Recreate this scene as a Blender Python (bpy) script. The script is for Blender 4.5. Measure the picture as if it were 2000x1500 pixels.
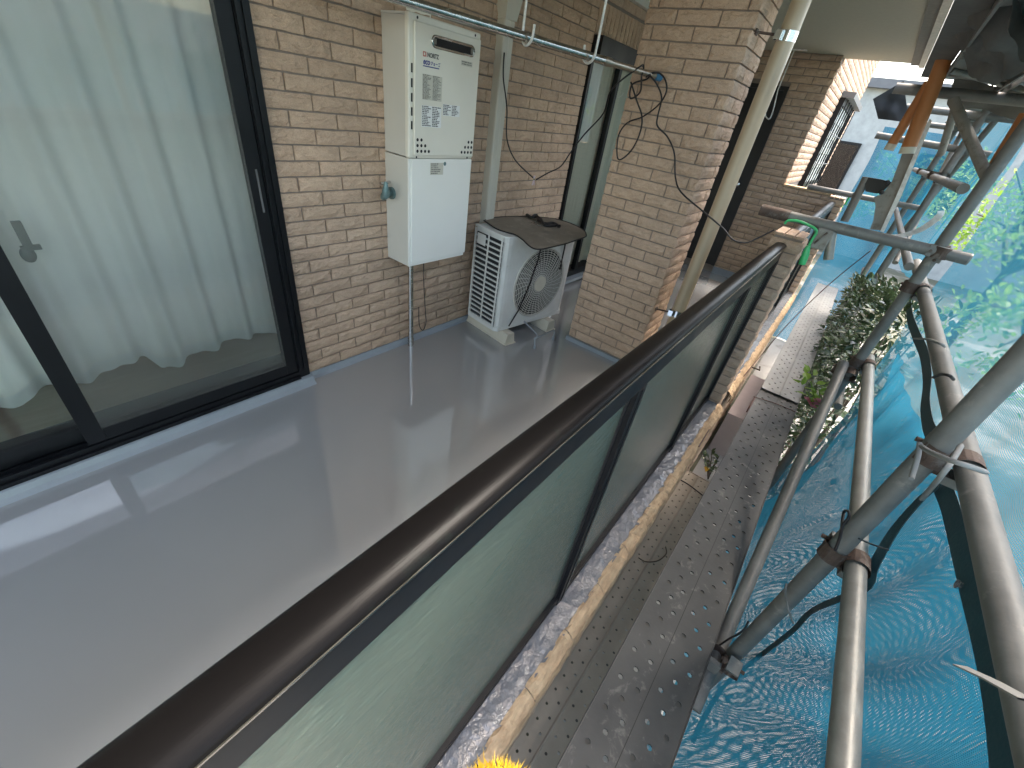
import bpy, bmesh, math, random
import numpy as np
from mathutils import Matrix, Vector, noise as mnoise
random.seed(7)
for o in list(bpy.data.objects): bpy.data.objects.remove(o, do_unlink=True)
scene = bpy.context.scene
COL = scene.collection
R = math.radians
# ------------------------------------------------------------------ camera
F = 807.632
RM = np.array([[0.61985179, -0.77253395, 0.13774997], [-0.37072301, -0.44300417, -0.81627922], [0.69162722, 0.45490504, -0.56099304]])
_U, _S, _V = np.linalg.svd(RM); RM = _U @ _V
CAM = np.array([0.0, -2.145, 1.565])
cd = bpy.data.cameras.new('camera'); cam = bpy.data.objects.new('camera', cd); COL.objects.link(cam)
cd.sensor_fit = 'HORIZONTAL'; cd.sensor_width = 36.0; cd.lens = F / 2000 * 36; cd.clip_start = 0.01; cd.clip_end = 300
cam.matrix_world = Matrix([[RM[0, 0], -RM[1, 0], -RM[2, 0], CAM[0]], [RM[0, 1], -RM[1, 1], -RM[2, 1], CAM[1]], [RM[0, 2], -RM[1, 2], -RM[2, 2], CAM[2]], [0, 0, 0, 1]])
scene.camera = cam
# ------------------------------------------------------------------ world, sun, exposure
SUN_EL, SUN_H = 62.0, (0.88, -0.475)
w = bpy.data.worlds.new('World'); scene.world = w; w.use_nodes = True
nt = w.node_tree; nt.nodes.clear()
sky = nt.nodes.new('ShaderNodeTexSky'); sky.sky_type = 'NISHITA'; sky.sun_disc = False
sky.sun_elevation = R(SUN_EL); sky.sun_rotation = math.atan2(SUN_H[0], SUN_H[1]); sky.air_density = 1.0; sky.dust_density = 2.2; sky.ozone_density = 0.4
bg = nt.nodes.new('ShaderNodeBackground'); bg.inputs[1].default_value = 0.15
wo = nt.nodes.new('ShaderNodeOutputWorld'); ov = nt.nodes.new('ShaderNodeMix'); ov.data_type = 'RGBA'; ov.blend_type = 'MULTIPLY'; ov.inputs[0].default_value = 1.0; ov.inputs[7].default_value = (1.12, 1.0, .84, 1)
nt.links.new(sky.outputs[0], ov.inputs[6]); nt.links.new(ov.outputs[2], bg.inputs[0]); nt.links.new(bg.outputs[0], wo.inputs[0])
sl = bpy.data.lights.new('sun', 'SUN'); sl.energy = 1.0; sl.angle = R(14); sl.color = (1.0, 0.95, 0.88)
sun = bpy.data.objects.new('sun', sl); COL.objects.link(sun)
sv = Vector((SUN_H[0] * math.cos(R(SUN_EL)), SUN_H[1] * math.cos(R(SUN_EL)), math.sin(R(SUN_EL))))
sun.rotation_euler = sv.to_track_quat('Z', 'Y').to_euler(); sun.location = (3, -8, 9)
scene.view_settings.view_transform = 'Standard'; scene.view_settings.look = 'None'; scene.view_settings.gamma = 1.0
scene.view_settings.use_curve_mapping = False; scene.view_settings.exposure = 3.0
scene.render.engine = 'CYCLES'
scene.cycles.max_bounces = 9; scene.cycles.transparent_max_bounces = 14; scene.cycles.transmission_bounces = 6; scene.cycles.diffuse_bounces = 4; scene.cycles.glossy_bounces = 4
scene.cycles.sample_clamp_indirect = 8

# ------------------------------------------------------------------ helpers
def ray(u, v): return RM.T @ np.array([(u - 1000) / F, (v - 750) / F, 1.0])
def at(u, v, ax, val):
    d = ray(u, v); t = (val - CAM[ax]) / d[ax]; return Vector(CAM + t * d)
def aX(u, v, x): return at(u, v, 0, x)
def aY(u, v, y): return at(u, v, 1, y)
def aZ(u, v, z): return at(u, v, 2, z)
def px(P):
    c = RM @ (np.array(P) - CAM)
    if c[2] < 0.02: return (-9999, -9999, 99)
    return (1000 + F * c[0] / c[2], 750 + F * c[1] / c[2], c[2])

class MB:
    def __init__(s): s.v = []; s.f = []; s.sm = []
    def add(s, vs, fs, smooth=False):
        n = len(s.v); s.v += [tuple(p) for p in vs]; s.f += [tuple(i + n for i in f) for f in fs]; s.sm += [smooth] * len(fs); return s
    def box(s, x0, x1, y0, y1, z0, z1, M=None):
        vs = [Vector((x, y, z)) for z in (z0, z1) for y in (y0, y1) for x in (x0, x1)]
        if M: vs = [M @ p for p in vs]
        return s.add(vs, [(0, 2, 3, 1), (4, 5, 7, 6), (0, 1, 5, 4), (2, 6, 7, 3), (0, 4, 6, 2), (1, 3, 7, 5)])
    def quad(s, a, b, c, d): return s.add([a, b, c, d], [(0, 1, 2, 3)])
    def tube(s, pts, r, n=10, cap=True, closed=False):
        pts = [Vector(p) for p in pts]; m = len(pts); rs = r if isinstance(r, (list, tuple)) else [r] * m
        vs = []; up = None
        for i, p in enumerate(pts):
            a = pts[i - 1] if (i > 0 or closed) else p; b = pts[(i + 1) % m] if (i < m - 1 or closed) else p
            t = (b - a).normalized()
            if up is None: up = t.orthogonal().normalized()
            up = (up - t * up.dot(t)); up = up.normalized() if up.length > 1e-6 else t.orthogonal().normalized()
            w_ = t.cross(up)
            for k in range(n):
                an = 2 * math.pi * k / n; vs.append(p + (up * math.cos(an) + w_ * math.sin(an)) * rs[i])
        fs = []
        for i in range(m if closed else m - 1):
            for k in range(n):
                a = i * n + k; b = i * n + (k + 1) % n; c = ((i + 1) % m) * n + (k + 1) % n; d = ((i + 1) % m) * n + k
                fs.append((a, b, c, d))
        s.add(vs, fs, True)
        if cap and not closed:
            s.add(vs[:n], [tuple(range(n))[::-1]]); s.add(vs[-n:], [tuple(range(n))])
        return s
    def disc(s, c, nrm, r, n=16, off=0):
        c = Vector(c); nrm = Vector(nrm).normalized(); u = nrm.orthogonal().normalized(); w_ = nrm.cross(u)
        return s.add([c + (u * math.cos(2 * math.pi * k / n + off) + w_ * math.sin(2 * math.pi * k / n + off)) * r for k in range(n)], [tuple(range(n))])
    def sphere(s, c, rx, ry, rz, nu=14, nv=8):
        c = Vector(c); vs = []
        for j in range(1, nv):
            th = math.pi * j / nv
            for i in range(nu):
                ph = 2 * math.pi * i / nu; vs.append(c + Vector((rx * math.sin(th) * math.cos(ph), ry * math.sin(th) * math.sin(ph), rz * math.cos(th))))
        fs = [(j * nu + i, (j + 1) * nu + i, (j + 1) * nu + (i + 1) % nu, j * nu + (i + 1) % nu) for j in range(nv - 2) for i in range(nu)]
        vs += [c + Vector((0, 0, rz)), c - Vector((0, 0, rz))]; t = len(vs) - 2
        fs += [(t, i, (i + 1) % nu) for i in range(nu)] + [(t + 1, (nv - 2) * nu + (i + 1) % nu, (nv - 2) * nu + i) for i in range(nu)]
        return s.add(vs, fs, True)
    def prism(s, prof, x0, x1, axis=0, smooth=False):
        """closed profile of (a,b) extruded along axis 0 (a=y,b=z), 1 (a=x,b=z) or 2 (a=x,b=y)"""
        n = len(prof); mk = {0: lambda a, b, t: (t, a, b), 1: lambda a, b, t: (a, t, b), 2: lambda a, b, t: (a, b, t)}[axis]
        vs = [mk(a, b, x0) for a, b in prof] + [mk(a, b, x1) for a, b in prof]
        s.add(vs, [(i, (i + 1) % n, n + (i + 1) % n, n + i) for i in range(n)], smooth)
        s.add(vs[:n], [tuple(range(n))[::-1]]); s.add(vs[n:], [tuple(range(n))]); return s
    def mesh(s, name):
        me = bpy.data.meshes.new(name); me.from_pydata(s.v, [], s.f); me.polygons.foreach_set('use_smooth', s.sm); me.update()
        bm = bmesh.new(); bm.from_mesh(me); bmesh.ops.recalc_face_normals(bm, faces=bm.faces); bm.to_mesh(me); bm.free()
        return me

INV = {}
def link(name, me, m, parent=None, local=False):
    o = bpy.data.objects.new(name, me); COL.objects.link(o)
    if m is not None and me is not None and not me.materials: me.materials.append(m)
    if parent is not None:
        o.parent = parent
        if not local and parent.name in INV: o.matrix_parent_inverse = INV[parent.name]
    return o
def part(name, mb, m, parent, local=False, label=None, kind=None):
    o = link(name, mb.mesh(name), m, parent, local)
    if label: o['label'] = label
    if kind: o['kind'] = kind
    return o
def tag(o, label, cat, group=None):
    o['label'] = label; o['category'] = cat
    if group: o['group'] = group
    return o
def thing(name, label, cat, loc=(0, 0, 0), rz=0.0, group=None):
    o = bpy.data.objects.new(name, None); COL.objects.link(o); o.location = loc; o.rotation_euler = (0, 0, rz); o.empty_display_size = .05
    tag(o, label, cat, group); INV[o.name] = (Matrix.Translation(Vector(loc)) @ Matrix.Rotation(rz, 4, 'Z')).inverted(); return o
def solo(name, mb, m, label, cat, group=None): return tag(link(name, mb.mesh(name), m), label, cat, group)
def struct(name, mb, m, parent=None):
    o = link(name, mb.mesh(name), m, parent)
    if parent is None: o['kind'] = 'structure'
    return o
def rbox(x0, x1, y0, y1, z0, z1, r=.006, seg=2, only=None):
    """bevelled box as MB"""
    bm = bmesh.new(); bmesh.ops.create_cube(bm, size=1)
    for v in bm.verts: v.co = ((x0 + x1) / 2 + v.co.x * (x1 - x0), (y0 + y1) / 2 + v.co.y * (y1 - y0), (z0 + z1) / 2 + v.co.z * (z1 - z0))
    bmesh.ops.bevel(bm, geom=bm.edges[:], offset=r, segments=seg, profile=.5, affect='EDGES')
    m = MB(); bm.verts.index_update(); m.add([v.co.copy() for v in bm.verts], [[v.index for v in f.verts] for f in bm.faces]); bm.free(); return m
def merge(*ms):
    a = MB()
    for m in ms:
        n = len(a.v); a.v += m.v; a.f += [tuple(i + n for i in f) for f in m.f]; a.sm += m.sm
    return a
def catmull(pts, n=8):
    pts = [Vector(p) for p in pts]; P = [pts[0]] + pts + [pts[-1]]; out = []
    for i in range(1, len(P) - 2):
        p0, p1, p2, p3 = P[i - 1:i + 3]
        for k in range(n):
            t = k / n; out.append(.5 * ((2 * p1) + (p2 - p0) * t + (2 * p0 - 5 * p1 + 4 * p2 - p3) * t * t + (3 * p1 - p0 - 3 * p2 + p3) * t ** 3))
    return out + [pts[-1]]

# ------------------------------------------------------------------ materials
def nodes(name):
    m = bpy.data.materials.new(name); m.use_nodes = True; t = m.node_tree; t.nodes.clear()
    o = t.nodes.new('ShaderNodeOutputMaterial'); return m, t, o
def N(t, kind, **kw):
    n = t.nodes.new(kind)
    for k, v in kw.items():
        if k.startswith('i_'):
            key = k[2:].replace('_', ' ')
            n.inputs[int(key) if key.isdigit() else key].default_value = v
        else: setattr(n, k, v)
    return n
def L(t, a, b): t.links.new(a, b)
def c4(c): return (c[0], c[1], c[2], 1)
def mat(name, col, rough=.5, metal=0.0, col2=None, nscale=6.0, namt=.5, bump=0.0, bscale=40.0, spec=.5, stretch=(1, 1, 1), rvar=0.0, detail=4.0, dirt=None, dscale=3.0, dlo=.52, dhi=.7, coat=0.0, bdist=.004):
    m, t, o = nodes(name); b = N(t, 'ShaderNodeBsdfPrincipled'); L(t, b.outputs[0], o.inputs[0])
    b.inputs['Roughness'].default_value = rough; b.inputs['Metallic'].default_value = metal; b.inputs['Specular IOR Level'].default_value = spec; b.inputs['Coat Weight'].default_value = coat; b.inputs['Coat Roughness'].default_value = .02; b.inputs['Coat IOR'].default_value = 1.8
    g = N(t, 'ShaderNodeNewGeometry'); mp = N(t, 'ShaderNodeMapping'); mp.inputs['Scale'].default_value = stretch; L(t, g.outputs['Position'], mp.inputs[0])
    n1 = N(t, 'ShaderNodeTexNoise', i_Scale=nscale, i_Detail=detail, i_Roughness=.62); L(t, mp.outputs[0], n1.inputs['Vector'])
    col2 = col2 or tuple(c * .72 for c in col)
    rp = N(t, 'ShaderNodeValToRGB'); rp.color_ramp.elements[0].position = .5 - namt / 2; rp.color_ramp.elements[1].position = .5 + namt / 2
    rp.color_ramp.elements[0].color = c4(col2); rp.color_ramp.elements[1].color = c4(col); L(t, n1.outputs[0], rp.inputs[0]); cout = rp.outputs[0]
    if dirt:
        n3 = N(t, 'ShaderNodeTexNoise', i_Scale=dscale, i_Detail=7.0, i_Roughness=.7, i_Distortion=.4); L(t, g.outputs['Position'], n3.inputs['Vector'])
        r3 = N(t, 'ShaderNodeMapRange', i_1=dlo, i_2=dhi); L(t, n3.outputs[0], r3.inputs[0])
        mx = N(t, 'ShaderNodeMix', data_type='RGBA'); L(t, r3.outputs[0], mx.inputs[0]); L(t, cout, mx.inputs[6]); mx.inputs[7].default_value = c4(dirt); cout = mx.outputs[2]
    L(t, cout, b.inputs['Base Color'])
    if rvar:
        r4 = N(t, 'ShaderNodeMapRange', i_1=.3, i_2=.7, i_3=max(.02, rough - rvar), i_4=min(1, rough + rvar)); L(t, n1.outputs[0], r4.inputs[0]); L(t, r4.outputs[0], b.inputs['Roughness'])
    if bump:
        n2 = N(t, 'ShaderNodeTexNoise', i_Scale=bscale, i_Detail=3.0); L(t, mp.outputs[0], n2.inputs['Vector'])
        bp = N(t, 'ShaderNodeBump', i_Strength=bump, i_Distance=bdist); L(t, n2.outputs[0], bp.inputs['Height']); L(t, bp.outputs[0], b.inputs['Normal'])
    return m

def tile_mat(name, a, b_, cr):
    m, t, o = nodes(name); b = N(t, 'ShaderNodeBsdfPrincipled', i_Roughness=.82); b.inputs['Specular IOR Level'].default_value = .3; L(t, b.outputs[0], o.inputs[0])
    g = N(t, 'ShaderNodeNewGeometry'); oi = N(t, 'ShaderNodeObjectInfo')
    ad = N(t, 'ShaderNodeVectorMath', operation='ADD'); ml = N(t, 'ShaderNodeMath', operation='MULTIPLY', i_1=37.0); L(t, oi.outputs['Random'], ml.inputs[0]); L(t, g.outputs['Position'], ad.inputs[0]); L(t, ml.outputs[0], ad.inputs[1])
    mp = N(t, 'ShaderNodeMapping'); mp.inputs['Scale'].default_value = (1, 1, 2.1); L(t, ad.outputs[0], mp.inputs[0])
    n1 = N(t, 'ShaderNodeTexNoise', i_Scale=13.0, i_Detail=4.5, i_Roughness=.52, i_Distortion=.35); L(t, mp.outputs[0], n1.inputs['Vector'])
    # short chipped creases of the split face
    nr = N(t, 'ShaderNodeTexNoise', i_Scale=9.0, i_Detail=3.0, i_Roughness=.6, i_Distortion=.5); L(t, mp.outputs[0], nr.inputs['Vector'])
    ab = N(t, 'ShaderNodeMath', operation='SUBTRACT', i_1=.5); L(t, nr.outputs[0], ab.inputs[0]); a2 = N(t, 'ShaderNodeMath', operation='ABSOLUTE'); L(t, ab.outputs[0], a2.inputs[0])
    r0 = N(t, 'ShaderNodeMapRange', i_1=0.0, i_2=.03, i_3=0.0, i_4=1.0); L(t, a2.outputs[0], r0.inputs[0])
    nm_ = N(t, 'ShaderNodeTexNoise', i_Scale=17.0, i_Detail=1.0); L(t, ad.outputs[0], nm_.inputs['Vector']); mk = N(t, 'ShaderNodeMapRange', i_1=.46, i_2=.58, i_3=0.0, i_4=1.0); L(t, nm_.outputs[0], mk.inputs[0])
    rid = N(t, 'ShaderNodeMath', operation='MAXIMUM'); L(t, r0.outputs[0], rid.inputs[0]); L(t, mk.outputs[0], rid.inputs[1])
    nf = N(t, 'ShaderNodeTexNoise', i_Scale=240.0, i_Detail=3.0, i_Roughness=.7); L(t, ad.outputs[0], nf.inputs['Vector'])
    n2 = N(t, 'ShaderNodeTexNoise', i_Scale=34.0, i_Detail=4.0, i_Roughness=.6); L(t, ad.outputs[0], n2.inputs['Vector'])
    s1 = N(t, 'ShaderNodeMath', operation='MULTIPLY', i_1=.35); L(t, rid.outputs[0], s1.inputs[0])
    s2 = N(t, 'ShaderNodeMath', operation='MULTIPLY_ADD', i_1=.9); L(t, n2.outputs[0], s2.inputs[0]); L(t, s1.outputs[0], s2.inputs[2])
    s4 = N(t, 'ShaderNodeMath', operation='MULTIPLY_ADD', i_1=4.2); L(t, n1.outputs[0], s4.inputs[0]); L(t, s2.outputs[0], s4.inputs[2])
    s3 = N(t, 'ShaderNodeMath', operation='MULTIPLY_ADD', i_1=.3); L(t, nf.outputs[0], s3.inputs[0]); L(t, s4.outputs[0], s3.inputs[2])
    bp = N(t, 'ShaderNodeBump', i_Strength=.8, i_Distance=.0055); L(t, s3.outputs[0], bp.inputs['Height']); L(t, bp.outputs[0], b.inputs['Normal'])
    rp = N(t, 'ShaderNodeValToRGB'); rp.color_ramp.elements[0].position = .3; rp.color_ramp.elements[1].position = .7; rp.color_ramp.elements[0].color = c4(b_); rp.color_ramp.elements[1].color = c4(a)
    mx0 = N(t, 'ShaderNodeMath', operation='MULTIPLY_ADD', i_1=.35, i_2=.32); L(t, oi.outputs['Random'], mx0.inputs[0])
    av = N(t, 'ShaderNodeMath', operation='MULTIPLY_ADD', i_1=.5); L(t, n2.outputs[0], av.inputs[0]); 
    h2 = N(t, 'ShaderNodeMath', operation='MULTIPLY', i_1=.5); L(t, mx0.outputs[0], h2.inputs[0]); L(t, h2.outputs[0], av.inputs[2]); L(t, av.outputs[0], rp.inputs[0])
    mx = N(t, 'ShaderNodeMix', data_type='RGBA'); inv = N(t, 'ShaderNodeMapRange', i_1=0.0, i_2=.6, i_3=.30, i_4=0.0); L(t, rid.outputs[0], inv.inputs[0]); L(t, inv.outputs[0], mx.inputs[0]); L(t, rp.outputs[0], mx.inputs[6]); mx.inputs[7].default_value = c4(cr)
    gr = N(t, 'ShaderNodeMix', data_type='RGBA', blend_type='MULTIPLY', i_0=.55); gm = N(t, 'ShaderNodeMapRange', i_1=.3, i_2=.7, i_3=.62, i_4=1.15); L(t, nf.outputs[0], gm.inputs[0]); L(t, mx.outputs[2], gr.inputs[6]); L(t, gm.outputs[0], gr.inputs[7])
    nw = N(t, 'ShaderNodeTexNoise', i_Scale=2.3, i_Detail=5.0, i_Roughness=.6); L(t, g.outputs['Position'], nw.inputs['Vector']); wm = N(t, 'ShaderNodeMapRange', i_1=.32, i_2=.66, i_3=.80, i_4=1.06); L(t, nw.outputs[0], wm.inputs[0])
    g2 = N(t, 'ShaderNodeMix', data_type='RGBA', blend_type='MULTIPLY', i_0=1.0); L(t, gr.outputs[2], g2.inputs[6]); L(t, wm.outputs[0], g2.inputs[7])
    L(t, g2.outputs[2], b.inputs['Base Color']); return m

def glass_mat(name, tint=(1, 1, 1), ior=1.5, rough=0.0):
    m, t, o = nodes(name); tr = N(t, 'ShaderNodeBsdfTransparent'); tr.inputs[0].default_value = c4(tint); gl = N(t, 'ShaderNodeBsdfGlossy', i_Roughness=rough); fr = N(t, 'ShaderNodeFresnel', i_IOR=ior)
    k = N(t, 'ShaderNodeMath', operation='MULTIPLY', i_1=1.8); k.use_clamp = True; L(t, fr.outputs[0], k.inputs[0])
    g = N(t, 'ShaderNodeNewGeometry'); n2 = N(t, 'ShaderNodeTexNoise', i_Scale=3.0, i_Detail=1.0); L(t, g.outputs['Position'], n2.inputs['Vector']); bp = N(t, 'ShaderNodeBump', i_Strength=.02, i_Distance=.01); L(t, n2.outputs[0], bp.inputs['Height']); L(t, bp.outputs[0], gl.inputs['Normal'])
    mx = N(t, 'ShaderNodeMixShader'); L(t, k.outputs[0], mx.inputs[0]); L(t, tr.outputs[0], mx.inputs[1]); L(t, gl.outputs[0], mx.inputs[2]); L(t, mx.outputs[0], o.inputs[0]); return m

def frosted_mat(name):
    """figured greenish railing glass: blurred transmission plus surface gloss"""
    m, t, o = nodes(name); g = N(t, 'ShaderNodeNewGeometry')
    mp = N(t, 'ShaderNodeMapping'); mp.inputs['Scale'].default_value = (1, 1, .55); L(t, g.outputs['Position'], mp.inputs[0])
    mp.inputs['Rotation'].default_value = (0, .5, 0); mp.inputs['Scale'].default_value = (.22, 1, 1)
    n1 = N(t, 'ShaderNodeTexNoise', i_Scale=95.0, i_Detail=2.5); L(t, mp.outputs[0], n1.inputs['Vector'])
    bp = N(t, 'ShaderNodeBump', i_Strength=.8, i_Distance=.005); L(t, n1.outputs[0], bp.inputs['Height'])
    rf = N(t, 'ShaderNodeBsdfRefraction', i_Roughness=.2, i_IOR=1.06); rf.inputs[0].default_value = (.68, .80, .67, 1); L(t, bp.outputs[0], rf.inputs['Normal'])
    tl = N(t, 'ShaderNodeBsdfTranslucent'); tl.inputs[0].default_value = (.50, .60, .53, 1)
    df = N(t, 'ShaderNodeBsdfDiffuse'); df.inputs[0].default_value = (.42, .49, .40, 1)
    m1 = N(t, 'ShaderNodeMixShader', i_0=.30); L(t, rf.outputs[0], m1.inputs[1]); L(t, tl.outputs[0], m1.inputs[2])
    m2 = N(t, 'ShaderNodeMixShader', i_0=.2); L(t, m1.outputs[0], m2.inputs[1]); L(t, df.outputs[0], m2.inputs[2])
    gl = N(t, 'ShaderNodeBsdfGlossy', i_Roughness=.16); L(t, bp.outputs[0], gl.inputs['Normal']); fr = N(t, 'ShaderNodeFresnel', i_IOR=1.45)
    m3 = N(t, 'ShaderNodeMixShader'); L(t, fr.outputs[0], m3.inputs[0]); L(t, m2.outputs[0], m3.inputs[1]); L(t, gl.outputs[0], m3.inputs[2]); L(t, m3.outputs[0], o.inputs[0]); return m

def mesh_mat(name, col, pitch=.0045, open_=.30, ang=0.0, plane='xz'):
    """woven safety net: real holes through the alpha of the weave"""
    m, t, o = nodes(name); g = N(t, 'ShaderNodeNewGeometry'); nz = N(t, 'ShaderNodeTexNoise', i_Scale=1.6, i_Detail=2.0); L(t, g.outputs['Position'], nz.inputs['Vector'])
    ds = N(t, 'ShaderNodeVectorMath', operation='SCALE'); ds.inputs[3].default_value = .05; L(t, nz.outputs[1], ds.inputs[0])
    ad = N(t, 'ShaderNodeVectorMath', operation='ADD'); L(t, g.outputs['Position'], ad.inputs[0]); L(t, ds.outputs[0], ad.inputs[1])
    mp = N(t, 'ShaderNodeMapping'); mp.inputs['Rotation'].default_value = (0, ang, 0) if plane == 'xz' else (ang, 0, 0); L(t, ad.outputs[0], mp.inputs[0])
    sp = N(t, 'ShaderNodeSeparateXYZ'); L(t, mp.outputs[0], sp.inputs[0])
    k = 2 * math.pi / pitch
    ws = []
    for ax in ((0, 2) if plane == 'xz' else (1, 2)):
        a = N(t, 'ShaderNodeMath', operation='MULTIPLY', i_1=k); L(t, sp.outputs[ax], a.inputs[0]); s = N(t, 'ShaderNodeMath', operation='SINE'); L(t, a.outputs[0], s.inputs[0]); ws.append(s)
    # hole where both waves are high
    mn = N(t, 'ShaderNodeMath', operation='MINIMUM'); L(t, ws[0].outputs[0], mn.inputs[0]); L(t, ws[1].outputs[0], mn.inputs[1])
    th = math.cos(math.pi * math.sqrt(open_))
    gt = N(t, 'ShaderNodeMath', operation='GREATER_THAN', i_1=th); L(t, mn.outputs[0], gt.inputs[0])
    df = N(t, 'ShaderNodeBsdfPrincipled', i_Roughness=.85); df.inputs['Specular IOR Level'].default_value = .15; tl = N(t, 'ShaderNodeBsdfTranslucent'); tl.inputs[0].default_value = c4(tuple(min(1, c * 1.25) for c in col))
    n2 = N(t, 'ShaderNodeTexNoise', i_Scale=2.2, i_Detail=5.0); L(t, g.outputs['Position'], n2.inputs['Vector']); rp = N(t, 'ShaderNodeValToRGB'); rp.color_ramp.elements[0].position = .35; rp.color_ramp.elements[1].position = .68
    rp.color_ramp.elements[0].color = c4(tuple(c * .72 for c in col)); rp.color_ramp.elements[1].color = c4(tuple(min(1, c * 1.25) for c in col)); L(t, n2.outputs[0], rp.inputs[0]); L(t, rp.outputs[0], df.inputs['Base Color'])
    m1 = N(t, 'ShaderNodeMixShader', i_0=.42); L(t, df.outputs[0], m1.inputs[1]); L(t, tl.outputs[0], m1.inputs[2])
    tr = N(t, 'ShaderNodeBsdfTransparent'); m2 = N(t, 'ShaderNodeMixShader'); L(t, gt.outputs[0], m2.inputs[0]); L(t, m1.outputs[0], m2.inputs[1]); L(t, tr.outputs[0], m2.inputs[2]); L(t, m2.outputs[0], o.inputs[0]); return m

def cloth_mat(name, col, trans=.25, transl=.5):
    m, t, o = nodes(name); g = N(t, 'ShaderNodeNewGeometry'); df = N(t, 'ShaderNodeBsdfDiffuse'); df.inputs[0].default_value = c4(col); tl = N(t, 'ShaderNodeBsdfTranslucent'); tl.inputs[0].default_value = c4(col)
    w1 = N(t, 'ShaderNodeTexNoise', i_Scale=300.0, i_Detail=1.0); mp = N(t, 'ShaderNodeMapping'); mp.inputs['Scale'].default_value = (1, 1, .35); L(t, g.outputs['Position'], mp.inputs[0]); L(t, mp.outputs[0], w1.inputs['Vector'])
    bp = N(t, 'ShaderNodeBump', i_Strength=.3, i_Distance=.002); L(t, w1.outputs[0], bp.inputs['Height']); L(t, bp.outputs[0], df.inputs['Normal'])
    m1 = N(t, 'ShaderNodeMixShader', i_0=transl); L(t, df.outputs[0], m1.inputs[1]); L(t, tl.outputs[0], m1.inputs[2])
    tr = N(t, 'ShaderNodeBsdfTransparent'); m2 = N(t, 'ShaderNodeMixShader', i_0=trans); L(t, m1.outputs[0], m2.inputs[1]); L(t, tr.outputs[0], m2.inputs[2]); L(t, m2.outputs[0], o.inputs[0]); return m

def leaf_mat(name, a, b_, gloss=.35, transl=.3):
    m, t, o = nodes(name); g = N(t, 'ShaderNodeNewGeometry'); n1 = N(t, 'ShaderNodeTexNoise', i_Scale=14.0, i_Detail=2.0); L(t, g.outputs['Position'], n1.inputs['Vector'])
    rp = N(t, 'ShaderNodeValToRGB'); rp.color_ramp.elements[0].position = .35; rp.color_ramp.elements[1].position = .68; rp.color_ramp.elements[0].color = c4(a); rp.color_ramp.elements[1].color = c4(b_); L(t, n1.outputs[0], rp.inputs[0])
    p = N(t, 'ShaderNodeBsdfPrincipled', i_Roughness=gloss); L(t, rp.outputs[0], p.inputs['Base Color']); tl = N(t, 'ShaderNodeBsdfTranslucent'); L(t, rp.outputs[0], tl.inputs[0])
    m1 = N(t, 'ShaderNodeMixShader', i_0=transl); L(t, p.outputs[0], m1.inputs[1]); L(t, tl.outputs[0], m1.inputs[2]); L(t, m1.outputs[0], o.inputs[0]); return m

M = {}
M['tile'] = tile_mat('split_face_tile', (.645, .465, .335), (.525, .37, .265), (.37, .255, .178))
M['grout'] = mat('grout', (.29, .235, .20), .9, col2=(.22, .18, .15), nscale=20, bump=.3, bscale=150)
M['floor'] = mat('floor_coating', (.315, .319, .325), .03, col2=(.298, .302, .308), nscale=1.4, namt=.5, bump=.012, bscale=7, bdist=.01, rvar=.012, spec=.9, coat=1.0)
M['upstand'] = mat('upstand_coating', (.30, .33, .36), .25, col2=(.26, .285, .315), nscale=9, bump=.25, bscale=40)
M['coping'] = mat('coping_coating', (.185, .190, .200), .09, col2=(.15, .155, .165), nscale=14, bump=1.0, bscale=24, bdist=.010, spec=.75)
M['rough_tan'] = mat('split_tile_edge', (.60, .43, .26), .9, col2=(.36, .24, .14), nscale=30, namt=.35, bump=1.0, bscale=55, bdist=.008, stretch=(.45, 1, 1))
M['frame'] = mat('black_aluminium', (.008, .009, .011), .42, col2=(.005, .0055, .007), nscale=5, spec=.3, rvar=.08)
M['rail'] = mat('rail_bronze', (.0055, .005, .0048), .33, metal=.0, col2=(.005, .0045, .0045), nscale=4, stretch=(.4, 6, 6), bump=.06, bscale=120, spec=.07, rvar=.05, dirt=(.012, .017, .014), dscale=7, dlo=.62, dhi=.80)
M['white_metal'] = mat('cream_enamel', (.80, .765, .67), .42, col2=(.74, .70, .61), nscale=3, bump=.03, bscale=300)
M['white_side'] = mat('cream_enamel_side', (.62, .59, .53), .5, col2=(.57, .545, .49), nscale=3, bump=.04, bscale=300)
M['white_cover'] = mat('white_enamel', (.84, .83, .78), .4, col2=(.80, .79, .74), nscale=3, bump=.03, bscale=300)
M['ac'] = mat('ac_enamel', (.70, .70, .67), .42, col2=(.60, .59, .56), nscale=7, bump=.03, bscale=200, dirt=(.40, .37, .32), dscale=12, dlo=.62, dhi=.8)
M['ac_grille'] = mat('ac_plastic', (.56, .53, .48), .5, col2=(.48, .45, .40), nscale=20)
M['dark'] = mat('dark_interior', (.012, .012, .013), .7)
M['coil'] = mat('coil_fins', (.05, .053, .058), .5, metal=.5, col2=(.03, .03, .035), nscale=60, stretch=(1, 9, .5))
M['rubber'] = mat('black_rubber', (.015, .013, .014), .55)
M['mat'] = mat('mat_fabric', (.26, .215, .165), .85, col2=(.20, .165, .125), nscale=9, bump=.4, bscale=220, dirt=(.34, .29, .23), dscale=8)
M['foot'] = mat('beige_plastic', (.62, .575, .47), .55, col2=(.55, .5, .41), nscale=10)
M['duct'] = mat('duct_plastic', (.58, .55, .47), .45, col2=(.51, .48, .41), nscale=6, stretch=(1, 1, .3))
M['drain'] = mat('drain_pvc', (.49, .40, .28), .35, col2=(.44, .355, .245), nscale=5, stretch=(1, 1, .3))
M['steel'] = mat('stainless', (.62, .60, .56), .22, metal=1, col2=(.42, .40, .36), nscale=18, stretch=(.3, 3, 3), rvar=.1)
M['chrome'] = mat('chrome', (.75, .75, .74), .12, metal=1)
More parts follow.
